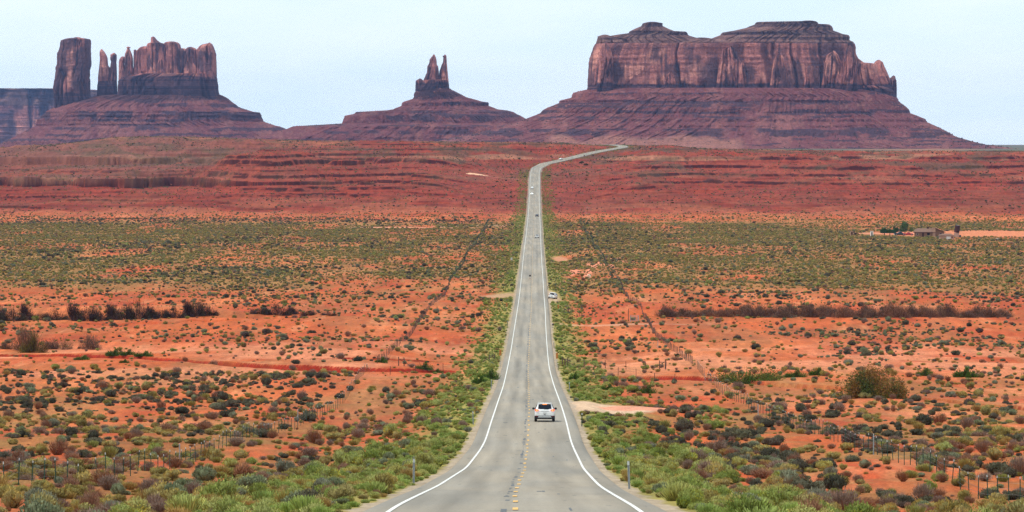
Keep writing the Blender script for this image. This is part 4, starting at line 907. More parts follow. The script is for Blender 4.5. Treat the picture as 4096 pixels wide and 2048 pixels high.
#==THINGS==
# ------------------------------------------------------------------ built things
def bm_obj(name, fn, m, parent=None, bev=0, smooth_=False, loc=None):
    bm = bmesh.new(); fn(bm)
    if bev: bmesh.ops.bevel(bm, geom=bm.edges[:], offset=bev, segments=2, affect='EDGES', clamp_overlap=True)
    bmesh.ops.recalc_face_normals(bm, faces=bm.faces[:])
    me = bpy.data.meshes.new(name); bm.to_mesh(me); bm.free()
    for mm in (m if isinstance(m, (list, tuple)) else [m]): me.materials.append(mm)
    if smooth_: me.polygons.foreach_set('use_smooth', np.ones(len(me.polygons), bool))
    o = link(me, name, parent)
    if loc: o.location = loc
    return o
def box(bm, x0, x1, y0, y1, z0, z1, mi=0):
    v = [bm.verts.new(p) for p in ((x0,y0,z0),(x1,y0,z0),(x1,y1,z0),(x0,y1,z0),(x0,y0,z1),(x1,y0,z1),(x1,y1,z1),(x0,y1,z1))]
    for f in ((0,3,2,1),(4,5,6,7),(0,1,5,4),(1,2,6,5),(2,3,7,6),(3,0,4,7)):
        bm.faces.new([v[i] for i in f]).material_index = mi
def tube(bm, p0, p1, r0, r1=None, n=8, mi=0, caps=True):
    r1 = r0 if r1 is None else r1; p0 = Vector(p0); p1 = Vector(p1); d = (p1 - p0).normalized()
    u = d.orthogonal().normalized(); v = d.cross(u); a = []; b = []
    for i in range(n):
        t = 2 * math.pi * i / n; q = u * math.cos(t) + v * math.sin(t); a.append(bm.verts.new(p0 + q * r0)); b.append(bm.verts.new(p1 + q * r1))
    for i in range(n): bm.faces.new([a[i], a[(i + 1) % n], b[(i + 1) % n], b[i]]).material_index = mi
    if caps: bm.faces.new(a[::-1]).material_index = mi; bm.faces.new(b).material_index = mi
def prism(bm, pts, thick, mi=0):
    """polygon given in 3D, thickened along its normal (outwards)"""
    P = [Vector(p) for p in pts]; n = Vector((0, 0, 0))
    for i in range(len(P)): n += P[i].cross(P[(i + 1) % len(P)])
    n.normalize(); a = [bm.verts.new(p - n * .01) for p in P]; b = [bm.verts.new(p + n * thick) for p in P]
    bm.faces.new(b).material_index = mi; bm.faces.new(a[::-1]).material_index = mi
    for i in range(len(P)): j = (i + 1) % len(P); bm.faces.new([a[i], a[j], b[j], b[i]]).material_index = mi
glass = mat('dark_glass', (.010, .016, .026), .2, spec=.12); rubber = mat('tyre_rubber', (.018, .018, .018), .9); rimm = mat('wheel_alloy', (.45, .45, .46), .35, .8)
blackp = mat('black_plastic', (.016, .017, .02), .6); chrome = mat('silver_trim', (.52, .53, .52), .35, .4); platem = mat('number_plate', (.62, .62, .60), .6)
tail_on = mat('lit_tail_lamp', (.7, .03, .02), .3, emit=(1, .10, .05), es=1.1); tail_hot = mat('brake_bulb', (1, .4, .1), .3, emit=(1, .26, .06), es=1.5)
tail_off = mat('tail_lamp', (.22, .02, .02), .3); head_on = mat('lit_headlight', (1, 1, .9), .2, emit=(1, .95, .8), es=6); head_off = mat('headlight', (.5, .52, .55), .15)
P_SILVER = mat('silver_paint', (.72, .72, .70), .3, spec=.5); P_WHITE = mat('white_car_paint', (.80, .80, .77), .3, spec=.5); P_DARK = mat('dark_car_paint', (.022, .028, .035), .25, spec=.6)
P_BLUE = mat('dark_blue_paint', (.012, .03, .05), .3, spec=.6); P_RED = mat('red_car_paint', (.38, .02, .02), .3, spec=.5)
SUV = [(-2.26,.46,.80,.82,.80,.70),(-2.22,.38,1.04,1.07,.88,.80),(-2.12,.34,1.08,1.14,.90,.76),(-1.88,.33,1.08,1.60,.91,.60),(-1.6,.32,1.08,1.66,.92,.63),(-.3,.31,1.06,1.68,.92,.64),(.5,.31,1.04,1.62,.92,.62),(1.28,.32,1.02,1.06,.91,.75),(2.0,.34,.90,.93,.87,.7),(2.24,.42,.70,.72,.78,.6)]
SEDAN = [(-2.35,.46,.85,.87,.78,.7),(-2.3,.36,1.0,1.02,.86,.78),(-1.6,.30,1.0,1.04,.89,.75),(-.9,.28,.98,1.38,.90,.60),(-.2,.28,.97,1.44,.90,.62),(.4,.28,.96,1.40,.90,.60),(1.2,.29,.94,.98,.89,.72),(2.1,.32,.82,.85,.85,.7),(2.35,.40,.66,.68,.76,.6)]
TRUCK = [(-2.8,.55,1.05,1.07,.92,.88),(-2.74,.5,1.2,1.22,.95,.9),(-.75,.48,1.2,1.22,.96,.9),(-.68,.46,1.2,1.74,.96,.70),(-.2,.46,1.18,1.84,.96,.72),(.55,.46,1.18,1.82,.96,.70),(1.2,.46,1.18,1.24,.96,.82),(2.4,.5,1.12,1.15,.93,.78),(2.78,.58,.95,.97,.88,.7)]
def loft_body(bm, st):
    rings = []
    for (y, zb, zl, zr, wb, wr) in st:
        half = [(0, zb), (wb * .84, zb), (wb * .97, zb + .09), (wb, (zb + zl) / 2), (wb * .98, zl - .08), (wb * .93, zl), (min(wr * 1.03, wb * .93), max(zl + .004, zr - .07)), (wr * .86, max(zl + .008, zr - .012)), (0, zr + .01)]
        ring = [bm.verts.new((x, y, z)) for x, z in half] + [bm.verts.new((-x, y, z)) for x, z in half[-2:0:-1]]; rings.append(ring)
    n = len(rings[0])
    for a, b in zip(rings[:-1], rings[1:]):
        for i in range(n): bm.faces.new([a[i], a[(i + 1) % n], b[(i + 1) % n], b[i]])
    bm.faces.new(rings[0]); bm.faces.new(rings[-1][::-1])
def vehicle(name, label, cat, loc, rz, style, paint, lights='off', tilt=(0, 0), scale=1.0, group=None):
    st = {'suv': SUV, 'sedan': SEDAN, 'truck': TRUCK}[style]; t = empty(name, loc, rz, tilt[0], tilt[1]); t.scale = (scale,) * 3; tag(t, label, cat, group)
    bo = bm_obj('body', lambda b: loft_body(b, st), paint, t, smooth_=True)
    sm = bo.modifiers.new('round', 'SUBSURF'); sm.levels = sm.render_levels = 2
    r = {'suv': .36, 'sedan': .33, 'truck': .42}[style]; ax = {'suv': 1.38, 'sedan': 1.42, 'truck': 1.85}[style]; hw = max(s[4] for s in st)
    for sx in (-1, 1):
        for sy in (-1, 1):
            def tyre(b): tube(b, (sx * (hw - .24), 0, 0), (sx * (hw + .005), 0, 0), r, n=22)
            o = bm_obj('wheel', tyre, rubber, t, bev=.02, loc=(0, sy * ax, r))
            def rim(b): 
                tube(b, (sx * (hw - .02), 0, 0), (sx * (hw + .014), 0, 0), r * .62, r * .58, n=18)
            bm_obj('rim', rim, rimm, o)
    yr = st[0][0]; yf = st[-1][0]; zl = st[1][2]; W2 = hw
    bm_obj('rear_bumper', lambda b: box(b, -W2 * .97, W2 * .97, yr - .05, yr + .14, r * .80, .56 if style != 'truck' else .72), blackp if style == 'suv' else (blackp if paint is P_DARK else (chrome if style == 'truck' else paint)), t, bev=.03)
    bm_obj('front_bumper', lambda b: box(b, -W2 * .9, W2 * .9, yf - .14, yf + .05, r * .8, .60), blackp if style != 'sedan' else paint, t, bev=.03)
    bm_obj('underbody', lambda b: box(b, -W2 * .8, W2 * .8, yr + .2, yf - .2, .24, .42), blackp, t)
    # glass
    if style == 'suv':
        bm_obj('rear_window', lambda b: prism(b, [(-.60,-2.115,1.19),(-.35,-2.14,1.135),(.35,-2.14,1.135),(.60,-2.115,1.19),(.565,-1.925,1.53),(-.565,-1.925,1.53)], .02), glass, t)
        bm_obj('rear_wiper', lambda b: box(b, -.05, .34, -2.18, -2.155, 1.125, 1.15), blackp, t)
        bm_obj('brake_light', lambda b: box(b, -.19, .19, -1.965, -1.90, 1.545, 1.60), tail_hot if lights == 'brake' else tail_off, t, bev=.01)
        bm_obj('roof_spoiler', lambda b: box(b, -.60, .60, -2.0, -1.6, 1.605, 1.665), paint, t, bev=.02)
        bm_obj('tailgate_trim', lambda b: box(b, -.37, .37, -2.262, -2.22, .955, 1.0), chrome, t, bev=.01)
        bm_obj('bumper_guard', lambda b: prism(b, [(-.62,-2.31,.40),(.62,-2.31,.40),(.54,-2.31,.52),(-.54,-2.31,.52)], .02), chrome, t)
        for s in (-1, 1): bm_obj('rear_reflector', lambda b: box(b, s * .60 - .1 + .12 * s, s * .60 + .1 + .12 * s, -2.325, -2.30, .50, .55), tail_off, t)
        bm_obj('antenna', lambda b: tube(b, (0, -1.75, 1.66), (0, -1.85, 1.80), .012, .004), blackp, t)
        for s in (-1, 1):
            bm_obj('side_window', lambda b: prism(b, [(s*.865,-1.75,1.12),(s*.865,1.0,1.09),(s*.665,.45,1.52),(s*.655,-1.55,1.55)][::s], .02), glass, t)
            bm_obj('roof_rail', lambda b: box(b, s * .57 - .02, s * .57 + .02, -1.5, .4, 1.665, 1.715), chrome, t)
        bm_obj('windshield', lambda b: prism(b, [(-.72,1.22,1.10),(-.58,.56,1.56),(.58,.56,1.56),(.72,1.22,1.10)][::-1], .02), glass, t)
    elif style == 'sedan':
        bm_obj('rear_window', lambda b: prism(b, [(-.66,-1.5,1.07),(.66,-1.5,1.07),(.54,-.95,1.34),(-.54,-.95,1.34)], .03), glass, t)
        bm_obj('windshield', lambda b: prism(b, [(-.70,1.14,1.0),(-.56,.46,1.34),(.56,.46,1.34),(.70,1.14,1.0)][::-1], .03), glass, t)
        for s in (-1, 1): bm_obj('side_window', lambda b: prism(b, [(s*.83,-1.1,1.03),(s*.83,.9,1.0),(s*.645,.35,1.30),(s*.645,-.8,1.30)][::s], .02), glass, t)
    else:
        bm_obj('rear_window', lambda b: prism(b, [(-.62,-.72,1.30),(.62,-.72,1.30),(.58,-.70,1.66),(-.58,-.70,1.66)], .02), glass, t)
        bm_obj('windshield', lambda b: prism(b, [(-.76,1.16,1.27),(-.64,.60,1.74),(.64,.60,1.74),(.76,1.16,1.27)][::-1], .03), glass, t)
        for s in (-1, 1): bm_obj('side_window', lambda b: prism(b, [(s*.89,-.5,1.25),(s*.89,.95,1.25),(s*.735,.5,1.70),(s*.72,-.45,1.70)][::s], .02), glass, t)
        bm_obj('cargo_bed', lambda b: box(b, -.80, .80, -2.66, -.82, 1.16, 1.232), blackp, t)
    hl = {'suv': (.50, .86, .98, 1.16), 'sedan': (.42, .82, .80, .96), 'truck': (.78, .93, .80, 1.12)}[style]
    for s in (-1, 1):
        o = bm_obj('tail_light', lambda b: prism(b, [(s*hl[0], yr-.0, (hl[2]+hl[3])/2-.03), (s*hl[1], yr+.02, hl[2]-.02), (s*(hl[1]+.02), yr+.02, hl[3]), (s*(hl[0]+.12), yr-.0, hl[3]-.03)][::s], .03), tail_on if lights == 'brake' else tail_off, t)
        if lights == 'brake': bm_obj('bulb', lambda b: tube(b, (s*.715, yr-.035, 1.045), (s*.715, yr-.06, 1.045), .075, n=12), tail_hot, o)
        zf = st[-1][3]
        bm_obj('headlight', lambda b: box(b, s*.66-.14, s*.66+.14, yf-.09, yf+.055, zf-.12 + .06, zf + .06), head_on if lights == 'head' else head_off, t, bev=.02)
        bm_obj('side_mirror', lambda b: box(b, s*1.01-.11, s*1.01+.11, .72, .84, zl - .02, zl + .17), blackp, t, bev=.03)
    bm_obj('license_plate', lambda b: box(b, -.155, .155, yr-.03, yr+.04, .76, .91), platem, t)
    bm_obj('grille', lambda b: box(b, -.45, .45, yf-.05, yf+.03, .58, .70), blackp, t)
    bm_obj('tailgate_handle', lambda b: box(b, -.08, .08, yr-.04, yr+.02, .66, .70), blackp, t)
    return t
def on_road(px, py, lat=None):
    x, y, z = P2W(px, py)
    if lat is not None: x = float(road_x(y)) + lat
    z = float(road_z(y)) + .04 + .00004 * y
    h = math.atan2(float(road_x(y + 4) - road_x(y - 4)), 8); sl = math.atan2(float(road_z(y + 3) - road_z(y - 3)), 6)
    return x, y, z, -h, sl
x, y, z, h, sl = on_road(2173, 1690); vehicle('silver_suv', 'silver suv with its brake lights lit in the right lane', 'car', (x * 363 / 352, 363, float(road_z(363)) + .05), h, 'suv', P_SILVER, 'brake', tilt=(math.atan2(float(road_z(355) - road_z(349)), 6), 0))
def far_car(name, label, px, py, lat, style, paint, lights='off', flip=False, sc=1.0):
    x, y, z, h, sl = on_road(px, py, lat); vehicle(name, label, 'car', (x, y, z), h + (math.pi if flip else 0), style, paint, lights, tilt=(sl * (-1 if flip else 1), 0), scale=sc)
far_car('white_suv', 'white suv driving away in the right lane, beyond the runner', 2147, 956, 1.75, 'suv', P_WHITE, sc=1.03)
far_car('black_car', 'black car driving away in the right lane ahead of the white suv', 2146, 870, 1.75, 'sedan', P_DARK)
far_car('oncoming_car', 'white oncoming car with lit headlights, nearer of the two', 2129, 782, -1.75, 'sedan', P_WHITE, 'head', True, 1.05)
far_car('oncoming_car', 'white oncoming car just behind the one with lit headlights', 2129, 757, -1.75, 'sedan', P_WHITE, 'off', True)
Yc = 3368.0; hx = math.atan2(float(road_x(Yc + 4) - road_x(Yc - 4)), 8)
vehicle('oncoming_car', 'white car coming round the far bend of the road', 'car', (float(road_x(Yc)) - 1.4, Yc, float(road_z(Yc)) + .2), -hx + math.pi, 'sedan', P_WHITE, scale=1.05)
x, y, z = P2W(2211, 1196); vehicle('parked_suv', 'white suv parked tilted on the sandy right shoulder', 'car', (x, y, z + .02), R(-9), 'suv', P_WHITE, tilt=(0, R(8.5)), scale=1.06)

# ---- posts, markers, fences
steel = mat('galvanised_steel', (.30, .33, .34), .55, .5, noise=(6, .2)); greenp = mat('green_post_paint', (.018, .06, .038), .7); whitep = mat('white_post_tip', (.5, .52, .5), .6)
wood = mat('weathered_wood', (.10, .062, .045), .9, noise=(5, .3)); wire_m = mat('fence_wire', (.16, .14, .13), .7, .4); rusty = mat('rusty_steel', (.12, .055, .038), .85)
def delineator(px, py, lat_label, dark=False, h=1.2):
    x, y, z = P2W(px, py); t = empty('delineator_post', (x, y, z), random.uniform(-.2, .2), 0, R(random.uniform(-2.5, 2.5))); tag(t, lat_label, 'marker post')
    bm_obj('post', lambda b: (box(b, -.045, -.012, -.03, .03, -.1, h), box(b, .012, .045, -.03, .03, -.1, h), box(b, -.02, .02, .0, .03, -.1, h)), greenp if dark else steel, t)
    bm_obj('reflector', lambda b: box(b, -.05, .05, -.045, -.033, h - .17, h - .01), whitep, t, bev=.004)
for px, py, l, dk in ((1654,1942,'grey marker post nearest the camera on the left verge',0),(1893,1700,'marker post on the left verge level with the silver suv',0),(1965,1556,'pale marker post on the left verge past the silver suv',0),(2030,1306,'thin marker post on the left verge between the two striped signs',1),(2049,1222,'small dark marker post beside the far left striped sign',1),
   (2518,1958,'grey white capped marker post nearest the camera on the right',0),(2328,1707,'dark white capped marker post right of the silver suv',1),(2278,1568,'grey marker post by the top of the right gravel pullout',0),(2233,1482,'dark white capped marker post below the near right striped sign',1),(2208,1314,'marker post by the dirt track on the right',0),(2190,1158,'small green marker post by the parked white suv',1),(2216,1392,'thin green marker post on the right verge before the track',1)):
    delineator(px, py, l, dk)
oy = mat('marker_yellow', (.80, .28, .04), .5); bk = mat('marker_black', (.015, .013, .012), .5)
def clip_poly(pts, x0, x1, y0, y1):
    for ax, lim, sg in ((0, x0, 1), (0, x1, -1), (1, y0, 1), (1, y1, -1)):
        out_ = []
        for i in range(len(pts)):
            a, b = pts[i], pts[(i + 1) % len(pts)]; ia = (a[ax] - lim) * sg >= 0; ib = (b[ax] - lim) * sg >= 0
            if ia: out_.append(a)
            if ia != ib: t = (lim - a[ax]) / (b[ax] - a[ax]); out_.append((a[0] + t * (b[0] - a[0]), a[1] + t * (b[1] - a[1])))
        pts = out_
        if not pts: return []
    return pts
def marker(px, py, s, label, base=None):
    x, y, z = P2W(px, base or py + 26 * 700 / 700); top = CZ - (py - HOR) / FP * y
    t = empty('object_marker_sign', (x, y, z), R(2 * s)); tag(t, label, 'road sign'); hz = max(top - z, 1.0)
    bm_obj('sign_post', lambda b: tube(b, (0, .03, -.2), (0, .03, hz - .05), .03, n=8), steel, t)
    pn = bm_obj('sign_panel', lambda b: box(b, -.17, .17, -.012, 0, hz - .95, hz), oy, t, bev=.004)
    def stripes(b):
        for k in range(-2, 9):
            c = hz - .95 + k * .24; p = clip_poly([(-.2, c + .2 * s), (.2, c - .2 * s), (.2, c - .2 * s + .115), (-.2, c + .2 * s + .115)], -.165, .165, hz - .945, hz - .005)
            if len(p) > 2: prism(b, [(q[0], -.014, q[1]) for q in p], .002)
    bm_obj('stripes', stripes, bk, pn)
marker(2001, 1399, 1, 'striped yellow black marker sign left of the road, nearer one', 1472)
marker(2228, 1412, -1, 'striped yellow black marker sign right of the road, nearer one', 1470)
marker(2027, 1211, 1, 'striped yellow black marker sign left of the road, farther one', 1246)
marker(2233, 1219, -1, 'striped yellow black marker sign right of the road, farther one', 1250)
x, y, z = P2W(2046, 1053); t = empty('road_sign', (x, y, z), 0); tag(t, 'small pale rectangular sign left of the road across the scrub', 'road sign')
bm_obj('sign_post', lambda b: tube(b, (0, .04, -.2), (0, .04, 2.0), .035), steel, t); bm_obj('sign_panel', lambda b: box(b, -.30, .30, -.02, .005, 1.2, 2.0), whitep, t, bev=.01)
x, y, z = P2W(2337, 634); t = empty('road_sign', (x, y, z), 0); tag(t, 'thin dark signpost beside the far climbing road', 'road sign')
bm_obj('sign_post', lambda b: tube(b, (0, .04, -.2), (0, .04, 3.0), .06), wood, t); bm_obj('sign_panel', lambda b: box(b, -.4, .4, -.02, .02, 2.2, 3.0), rusty, t, bev=.01)

def tpost_me():
    bm = bmesh.new(); box(bm, -.027, .027, -.005, .005, -.25, 1.18); box(bm, -.008, .008, .006, .04, -.25, 1.18); box(bm, -.023, .023, -.006, .031, 1.18, 1.29, 1)
    me = bpy.data.meshes.new('post'); bm.to_mesh(me); bm.free(); me.materials.append(greenp); me.materials.append(whitep); return me
tp = tpost_me()
def fence(label, pts, spacing, post_me, hs=(.35, .62, .9, 1.15), name='wire_fence', jitter=.04, maxp=100, tall=1.0, thick=None):
    """pts: function giving (x, y) every spacing"""
    x0, y0 = pts[0]; z0 = zat(x0, y0); t = empty(name, (x0, y0, z0)); tag(t, label, 'fence')
    Z = height(np.array([p[0] for p in pts]), np.array([p[1] for p in pts])); tops = []; rest = []
    for i, ((x, y), z) in enumerate(zip(pts, Z)):
        lx, ly, lz = x - x0, y - y0, float(z) - z0
        tl = (random.gauss(0, jitter), random.gauss(0, jitter)); sc = 1 + random.uniform(-.06, .06)
        if i < maxp:
            o = link(post_me, 'post', t); o.location = (lx, ly, lz); o.rotation_euler = (tl[0], tl[1], random.uniform(-.3, .3)); sxy = thick or 1; o.scale = (sxy, sxy, tall * sc)
        else: rest.append((lx, ly, lz))
        tops.append((lx + tl[1] * 1.0, ly, lz))
    if rest:
        def rp(b):
            for (a, c, d) in rest: box(b, a - .03, a + .03, c - .03, c + .03, d - .2, d + 1.25)
        o = bm_obj('post_row', rp, greenp, t); o['kind'] = 'stuff'
    for h in hs:
        co = []; fa = []
        for i, (a, c, d) in enumerate(tops):
            for dx, dz in ((0, .008), (.007, -.004), (-.007, -.004)): co.append((a + dx, c, d + h * tall + dz))
            if i:
                for k in range(3): fa.append(((i - 1) * 3 + k, (i - 1) * 3 + (k + 1) % 3, i * 3 + (k + 1) % 3, i * 3 + k))
        link(npmesh('wire', np.array(co), np.array(fa), [wire_m]), 'wire', t)
    return t
def along(side, y0, y1, sp, off=25.6):
    out_ = []; y = y0
    while y < y1: out_.append((float(road_x(y)) + side * (off + .5 * math.sin(y / 47)), y)); y += sp
    return out_
fL = fence('green post wire fence running up the left side of the foreground', along(-1, 172, 645, 4.9, 25.2), 4.9, tp, tall=1.1)
fR = fence('green post wire fence running up the right side of the foreground', along(1, 172, 632, 4.9, 26.2), 4.9, tp, tall=1.1)
tpb = bpy.data.meshes.new('post'); bm = bmesh.new(); box(bm, -.05, .05, -.05, .05, -.3, 1.3); bm.to_mesh(tpb); bm.free(); tpb.materials.append(wood)
fence('long wire fence on the left side beyond the wash', along(-1, 668, 2230, 5.5, 24.8), 5.5, tpb)
fence('long wire fence on the right side beyond the wash', along(1, 655, 2230, 5.5, 26.4), 5.5, tpb)
# silver line posts among the green ones
for (px, py, l) in ((716,1852,'silver pipe post in the left fence near the low cut'),(1190,1690,'silver pipe post in the left fence, middle distance'),(3497,1820,'silver pipe post in the right fence among green posts'),(3034,1672,'silver pipe post in the right fence, middle distance'),(2632,1392,'pale pipe post in the right fence beyond the wash')):
    x, y, z = P2W(px, py); o = bm_obj('pipe_post', lambda b: (tube(b, (0, 0, -.2), (0, 0, 1.38), .045, n=10), tube(b, (0, 0, 1.38), (0, 0, 1.42), .055, .02, n=10)), steel, None); o.location = (x, y, z); tag(o, l, 'fence post')
def pfence(label, pp, tall=1.05): 
    pts = [P2W(a, b)[:2] for a, b in pp]; return fence(label, pts, 0, tpr, hs=(.4, .8, 1.15), tall=tall)
tpr = bpy.data.meshes.new('post'); bm = bmesh.new(); box(bm, -.04, .04, -.04, .04, -.3, 1.3); bm.to_mesh(tpr); bm.free(); tpr.materials.append(rusty)
pfence('sparse rusty post fence crossing right of the road above the wash', [(2260,1468),(2336,1472),(2422,1474),(2505,1479),(2585,1484),(2664,1480)])
pfence('sparse rusty post fence crossing right of the road below the wash', [(2262,1472),(2340,1482),(2405,1496),(2473,1508),(2545,1520),(2621,1530),(2700,1536)])
pfence('sparse thin post fence crossing the wash left of the road', [(1560,1500),(1662,1494),(1772,1492),(1880,1484),(1972,1446)])
pfence('thin post fence beside the dirt track right of the road', [(2245,1252),(2318,1266),(2356,1268),(2369,1270),(2420,1272)])
def brace(px, py, label, s=1, h=1.5):
    x, y, z = P2W(px, py); t = empty('corner_brace', (x, y, z)); tag(t, label, 'fence brace')
    bm_obj('post', lambda b: tube(b, (0, 0, -.3), (0, 0, h), .09, .08), wood, t); bm_obj('post', lambda b: tube(b, (s * .9, .4, -.3), (s * .9, .4, h * .9), .08, .07), wood, t)
    bm_obj('diagonal_brace', lambda b: tube(b, (0, 0, h * .8), (s * 2.0, .3, .0), .05), wood, t); bm_obj('rail', lambda b: tube(b, (0, 0, h * .75), (s * .9, .4, h * .72), .05), wood, t)
brace(2250, 1464, 'dark wooden corner brace just right of the road at the wash'); brace(2662, 1478, 'dark corner brace where right fence meets the wash', -1)
brace(1594, 1464, 'dark corner brace where left fence meets the wash'); brace(1978, 1446, 'two dark posts left of the road under the striped sign', -1, 1.3)
brace(2257, 1254, 'left dark brace beside the farther right striped sign', 1, 1.3); brace(2274, 1252, 'right dark brace beside the farther right striped sign', 1, 1.5)
x, y, z = P2W(2514, 1286); o = bm_obj('wooden_post', lambda b: tube(b, (0, 0, -.3), (0, 0, 2.9), .09, .07), wood, None); o.location = (x, y, z); tag(o, 'tall dark wooden post left of the pale pipe gate', 'post')
x, y, z = P2W(2538, 1288); t = empty('pipe_gate', (x, y, z)); tag(t, 'small pale pipe gate at the dirt track by right fence', 'gate')
for xx in (-.95, .95): bm_obj('gate_post', lambda b: tube(b, (xx, 0, -.2), (xx, 0, 1.5), .06), steel, t)
bm_obj('gate_panel', lambda b: [tube(b, (-.9, 0, zz), (.9, 0, zz), .03) for zz in (.3, .6, .9, 1.2, 1.45)] + [tube(b, (xx, 0, .3), (xx, 0, 1.45), .03) for xx in (-.85, 0, .85)], steel, t)

# ---- people and horse
def skinned(name, verts, edges, radii, m, parent=None, sub=1, root=0):
    me = bpy.data.meshes.new(name); me.from_pydata(verts, edges, []); me.materials.append(m); o = link(me, name, parent)
    md = o.modifiers.new('skin', 'SKIN'); md.use_smooth_shade = True
    if not me.skin_vertices: 
        bm = bmesh.new(); bm.from_mesh(me); bm.verts.layers.skin.verify(); bm.to_mesh(me); bm.free()
    for i, r_ in enumerate(radii):
        sv = me.skin_vertices[0].data[i]; sv.radius = r_ if isinstance(r_, tuple) else (r_, r_); sv.use_root = (i == root)
    s = o.modifiers.new('sub', 'SUBSURF'); s.levels = sub; s.render_levels = sub; return o
skin_m = mat('skin', (.32, .17, .11), .6); black_c = mat('black_cloth', (.012, .012, .014), .9); pale_c = mat('pale_cloth', (.62, .58, .50), .9); dark_c = mat('dark_hair', (.02, .015, .012), .8); shoe = mat('grey_shoes', (.12, .11, .10), .8)
def person(label, loc, rz, legs, arms, top_m, leg_m, leg_len, cap=False):
    t = empty('person', loc, rz); t.scale = (1.1,) * 3; tag(t, label, 'person')
    V = [(0, 0, .93), (0, 0, 1.08), (0, .01, 1.30), (0, .01, 1.44), (0, .0, 1.50), (0, .02, 1.60), (0, .02, 1.72)]; Rr = [(.15, .11), (.13, .10), (.155, .11), (.10, .08), .055, (.075, .09), (.06, .075)]; E = [(0,1),(1,2),(2,3),(3,4),(4,5),(5,6)]
    def chain(root, pts, rad):
        p = root
        for q, r_ in zip(pts, rad): V.append(q); Rr.append(r_); E.append((p, len(V) - 1)); p = len(V) - 1
        return p
    for s, (hip, knee, ank, toe) in legs.items(): chain(0, [hip, knee, ank, toe], [.085, .058, .04, (.04, .03)])
    for s, (sh, el_, wr) in arms.items():
        w_ = chain(3, [sh, el_, wr], [.055, .042, .028]); d = (Vector(wr) - Vector(el_)).normalized(); side = Vector((1, 0, 0)) if abs(d.x) < .8 else Vector((0, 0, 1))
        pm = chain(w_, [tuple(Vector(wr) + d * .07)], [(.035, .016)])
        for k in range(4): b = Vector(wr) + d * .09 + side * (k - 1.5) * .018; chain(pm, [tuple(b + d * .03), tuple(b + d * (.07 - .008 * abs(k - 1.3)) + Vector((0, .012, 0)))], [.009, .008])
        chain(w_, [tuple(Vector(wr) + d * .05 + side * .04)], [.011])
    skinned('body', V, E, Rr, skin_m, t)
    jv = [(0, 0, .92), (0, 0, 1.08), (0, .01, 1.30), (0, .01, 1.45)]; je = [(0,1),(1,2),(2,3)]; jr = [(.175, .135), (.155, .12), (.18, .13), (.12, .09)]
    for s, (sh, el_, wr) in arms.items():
        n0 = len(jv); jv += [sh, el_, tuple(Vector(el_).lerp(Vector(wr), .9))]; je += [(3, n0), (n0, n0 + 1), (n0 + 1, n0 + 2)]; jr += [.07, .055, .045]
    skinned('jacket', jv, je, jr, top_m, t)
    sv = [(0, 0, .96)]; se = []; sr = [(.165, .125)]
    for s, (hip, knee, ank, toe) in legs.items():
        n0 = len(sv); end = Vector(hip).lerp(Vector(knee), min(1, leg_len)); sv += [hip, tuple(end)]; se += [(0, n0), (n0, n0 + 1)]; sr += [.10, .08]
        if leg_len > 1: sv.append(tuple(Vector(knee).lerp(Vector(ank), .9))); se.append((n0 + 1, n0 + 2)); sr.append(.06)
    skinned('trousers' if leg_len > 1 else 'shorts', sv, se, sr, leg_m, t)
    hv = [(0, -.02, 1.66), (0, .0, 1.77)]; skinned('hair', hv, [(0, 1)], [(.085, .095), (.07, .08)], dark_c, t)
    for s, (hip, knee, ank, toe) in legs.items(): skinned('shoe', [ank, toe], [(0, 1)], [.05, (.048, .035)], shoe, t)
    return t
x, y, z, h, sl = on_road(2120, 1126)
person('person running in black top and pale shorts on the road', (x, y, z), 0, {'l': ((-.10,0,.90),(-.20,.16,.52),(-.24,-.05,.12),(-.25,.10,.05)), 'r': ((.10,0,.90),(.18,-.05,.50),(.27,-.30,.14),(.33,-.26,.04))},
       {'l': ((-.19,0,1.42),(-.27,-.12,1.18),(-.22,.12,1.08)), 'r': ((.19,0,1.42),(.28,.12,1.18),(.20,.28,1.28))}, black_c, pale_c, .6)
x, y, z = P2W(2404, 1174)
person('person in black clothes standing among scrub beside right fence', (x, y, z), 0, {'l': ((-.09,0,.90),(-.10,.0,.50),(-.11,-.02,.10),(-.12,.10,.04)), 'r': ((.09,0,.90),(.10,.0,.50),(.11,-.02,.10),(.12,.10,.04))},
       {'l': ((-.19,0,1.42),(-.27,.03,1.20),(-.12,.24,1.36)), 'r': ((.19,0,1.42),(.27,.03,1.20),(.12,.24,1.36))}, black_c, black_c, 1.5)
cream = mat('cream_horse_coat', (.80, .60, .44), .8, noise=(3, .12)); mane_m = mat('pale_mane', (.85, .76, .62), .9)
x, y, z = P2W(2356, 1116)
t = empty('horse', (x, y, z + .12), R(25)); t.scale = (.96,) * 3; tag(t, 'cream coloured horse grazing in the scrub right of the road', 'horse')
HV = [(0,-.62,1.18),(0,-.2,1.12),(0,.25,1.12),(0,.55,1.20),(0,.85,1.12),(0,1.10,.80),(0,1.22,.48),(0,1.28,.26),(0,1.30,.12)]; HR = [(.25,.27),(.28,.33),(.27,.32),(.22,.30),(.13,.20),(.10,.15),(.09,.12),(.07,.08),(.05,.055)]; HE = [(i, i + 1) for i in range(8)]
def hc(root, pts, rad):
    p = root
    for q, r_ in zip(pts, rad): HV.append(q); HR.append(r_); HE.append((p, len(HV) - 1)); p = len(HV) - 1
for s in (-1, 1):
    hc(0, [(s*.17,-.62,.95),(s*.17,-.50+.1*s,.68),(s*.17,-.74+.1*s,.44),(s*.17,-.68+.1*s,.12),(s*.17,-.64+.1*s,.03)], [.15,.09,.055,.045,.06])
    hc(3, [(s*.15,.55,.85),(s*.15,.58-.12*s,.50),(s*.15,.56-.12*s,.14),(s*.15,.60-.12*s,.03)], [.10,.055,.042,.055])
    hc(6, [(s*.06,1.10,.58)], [.03])
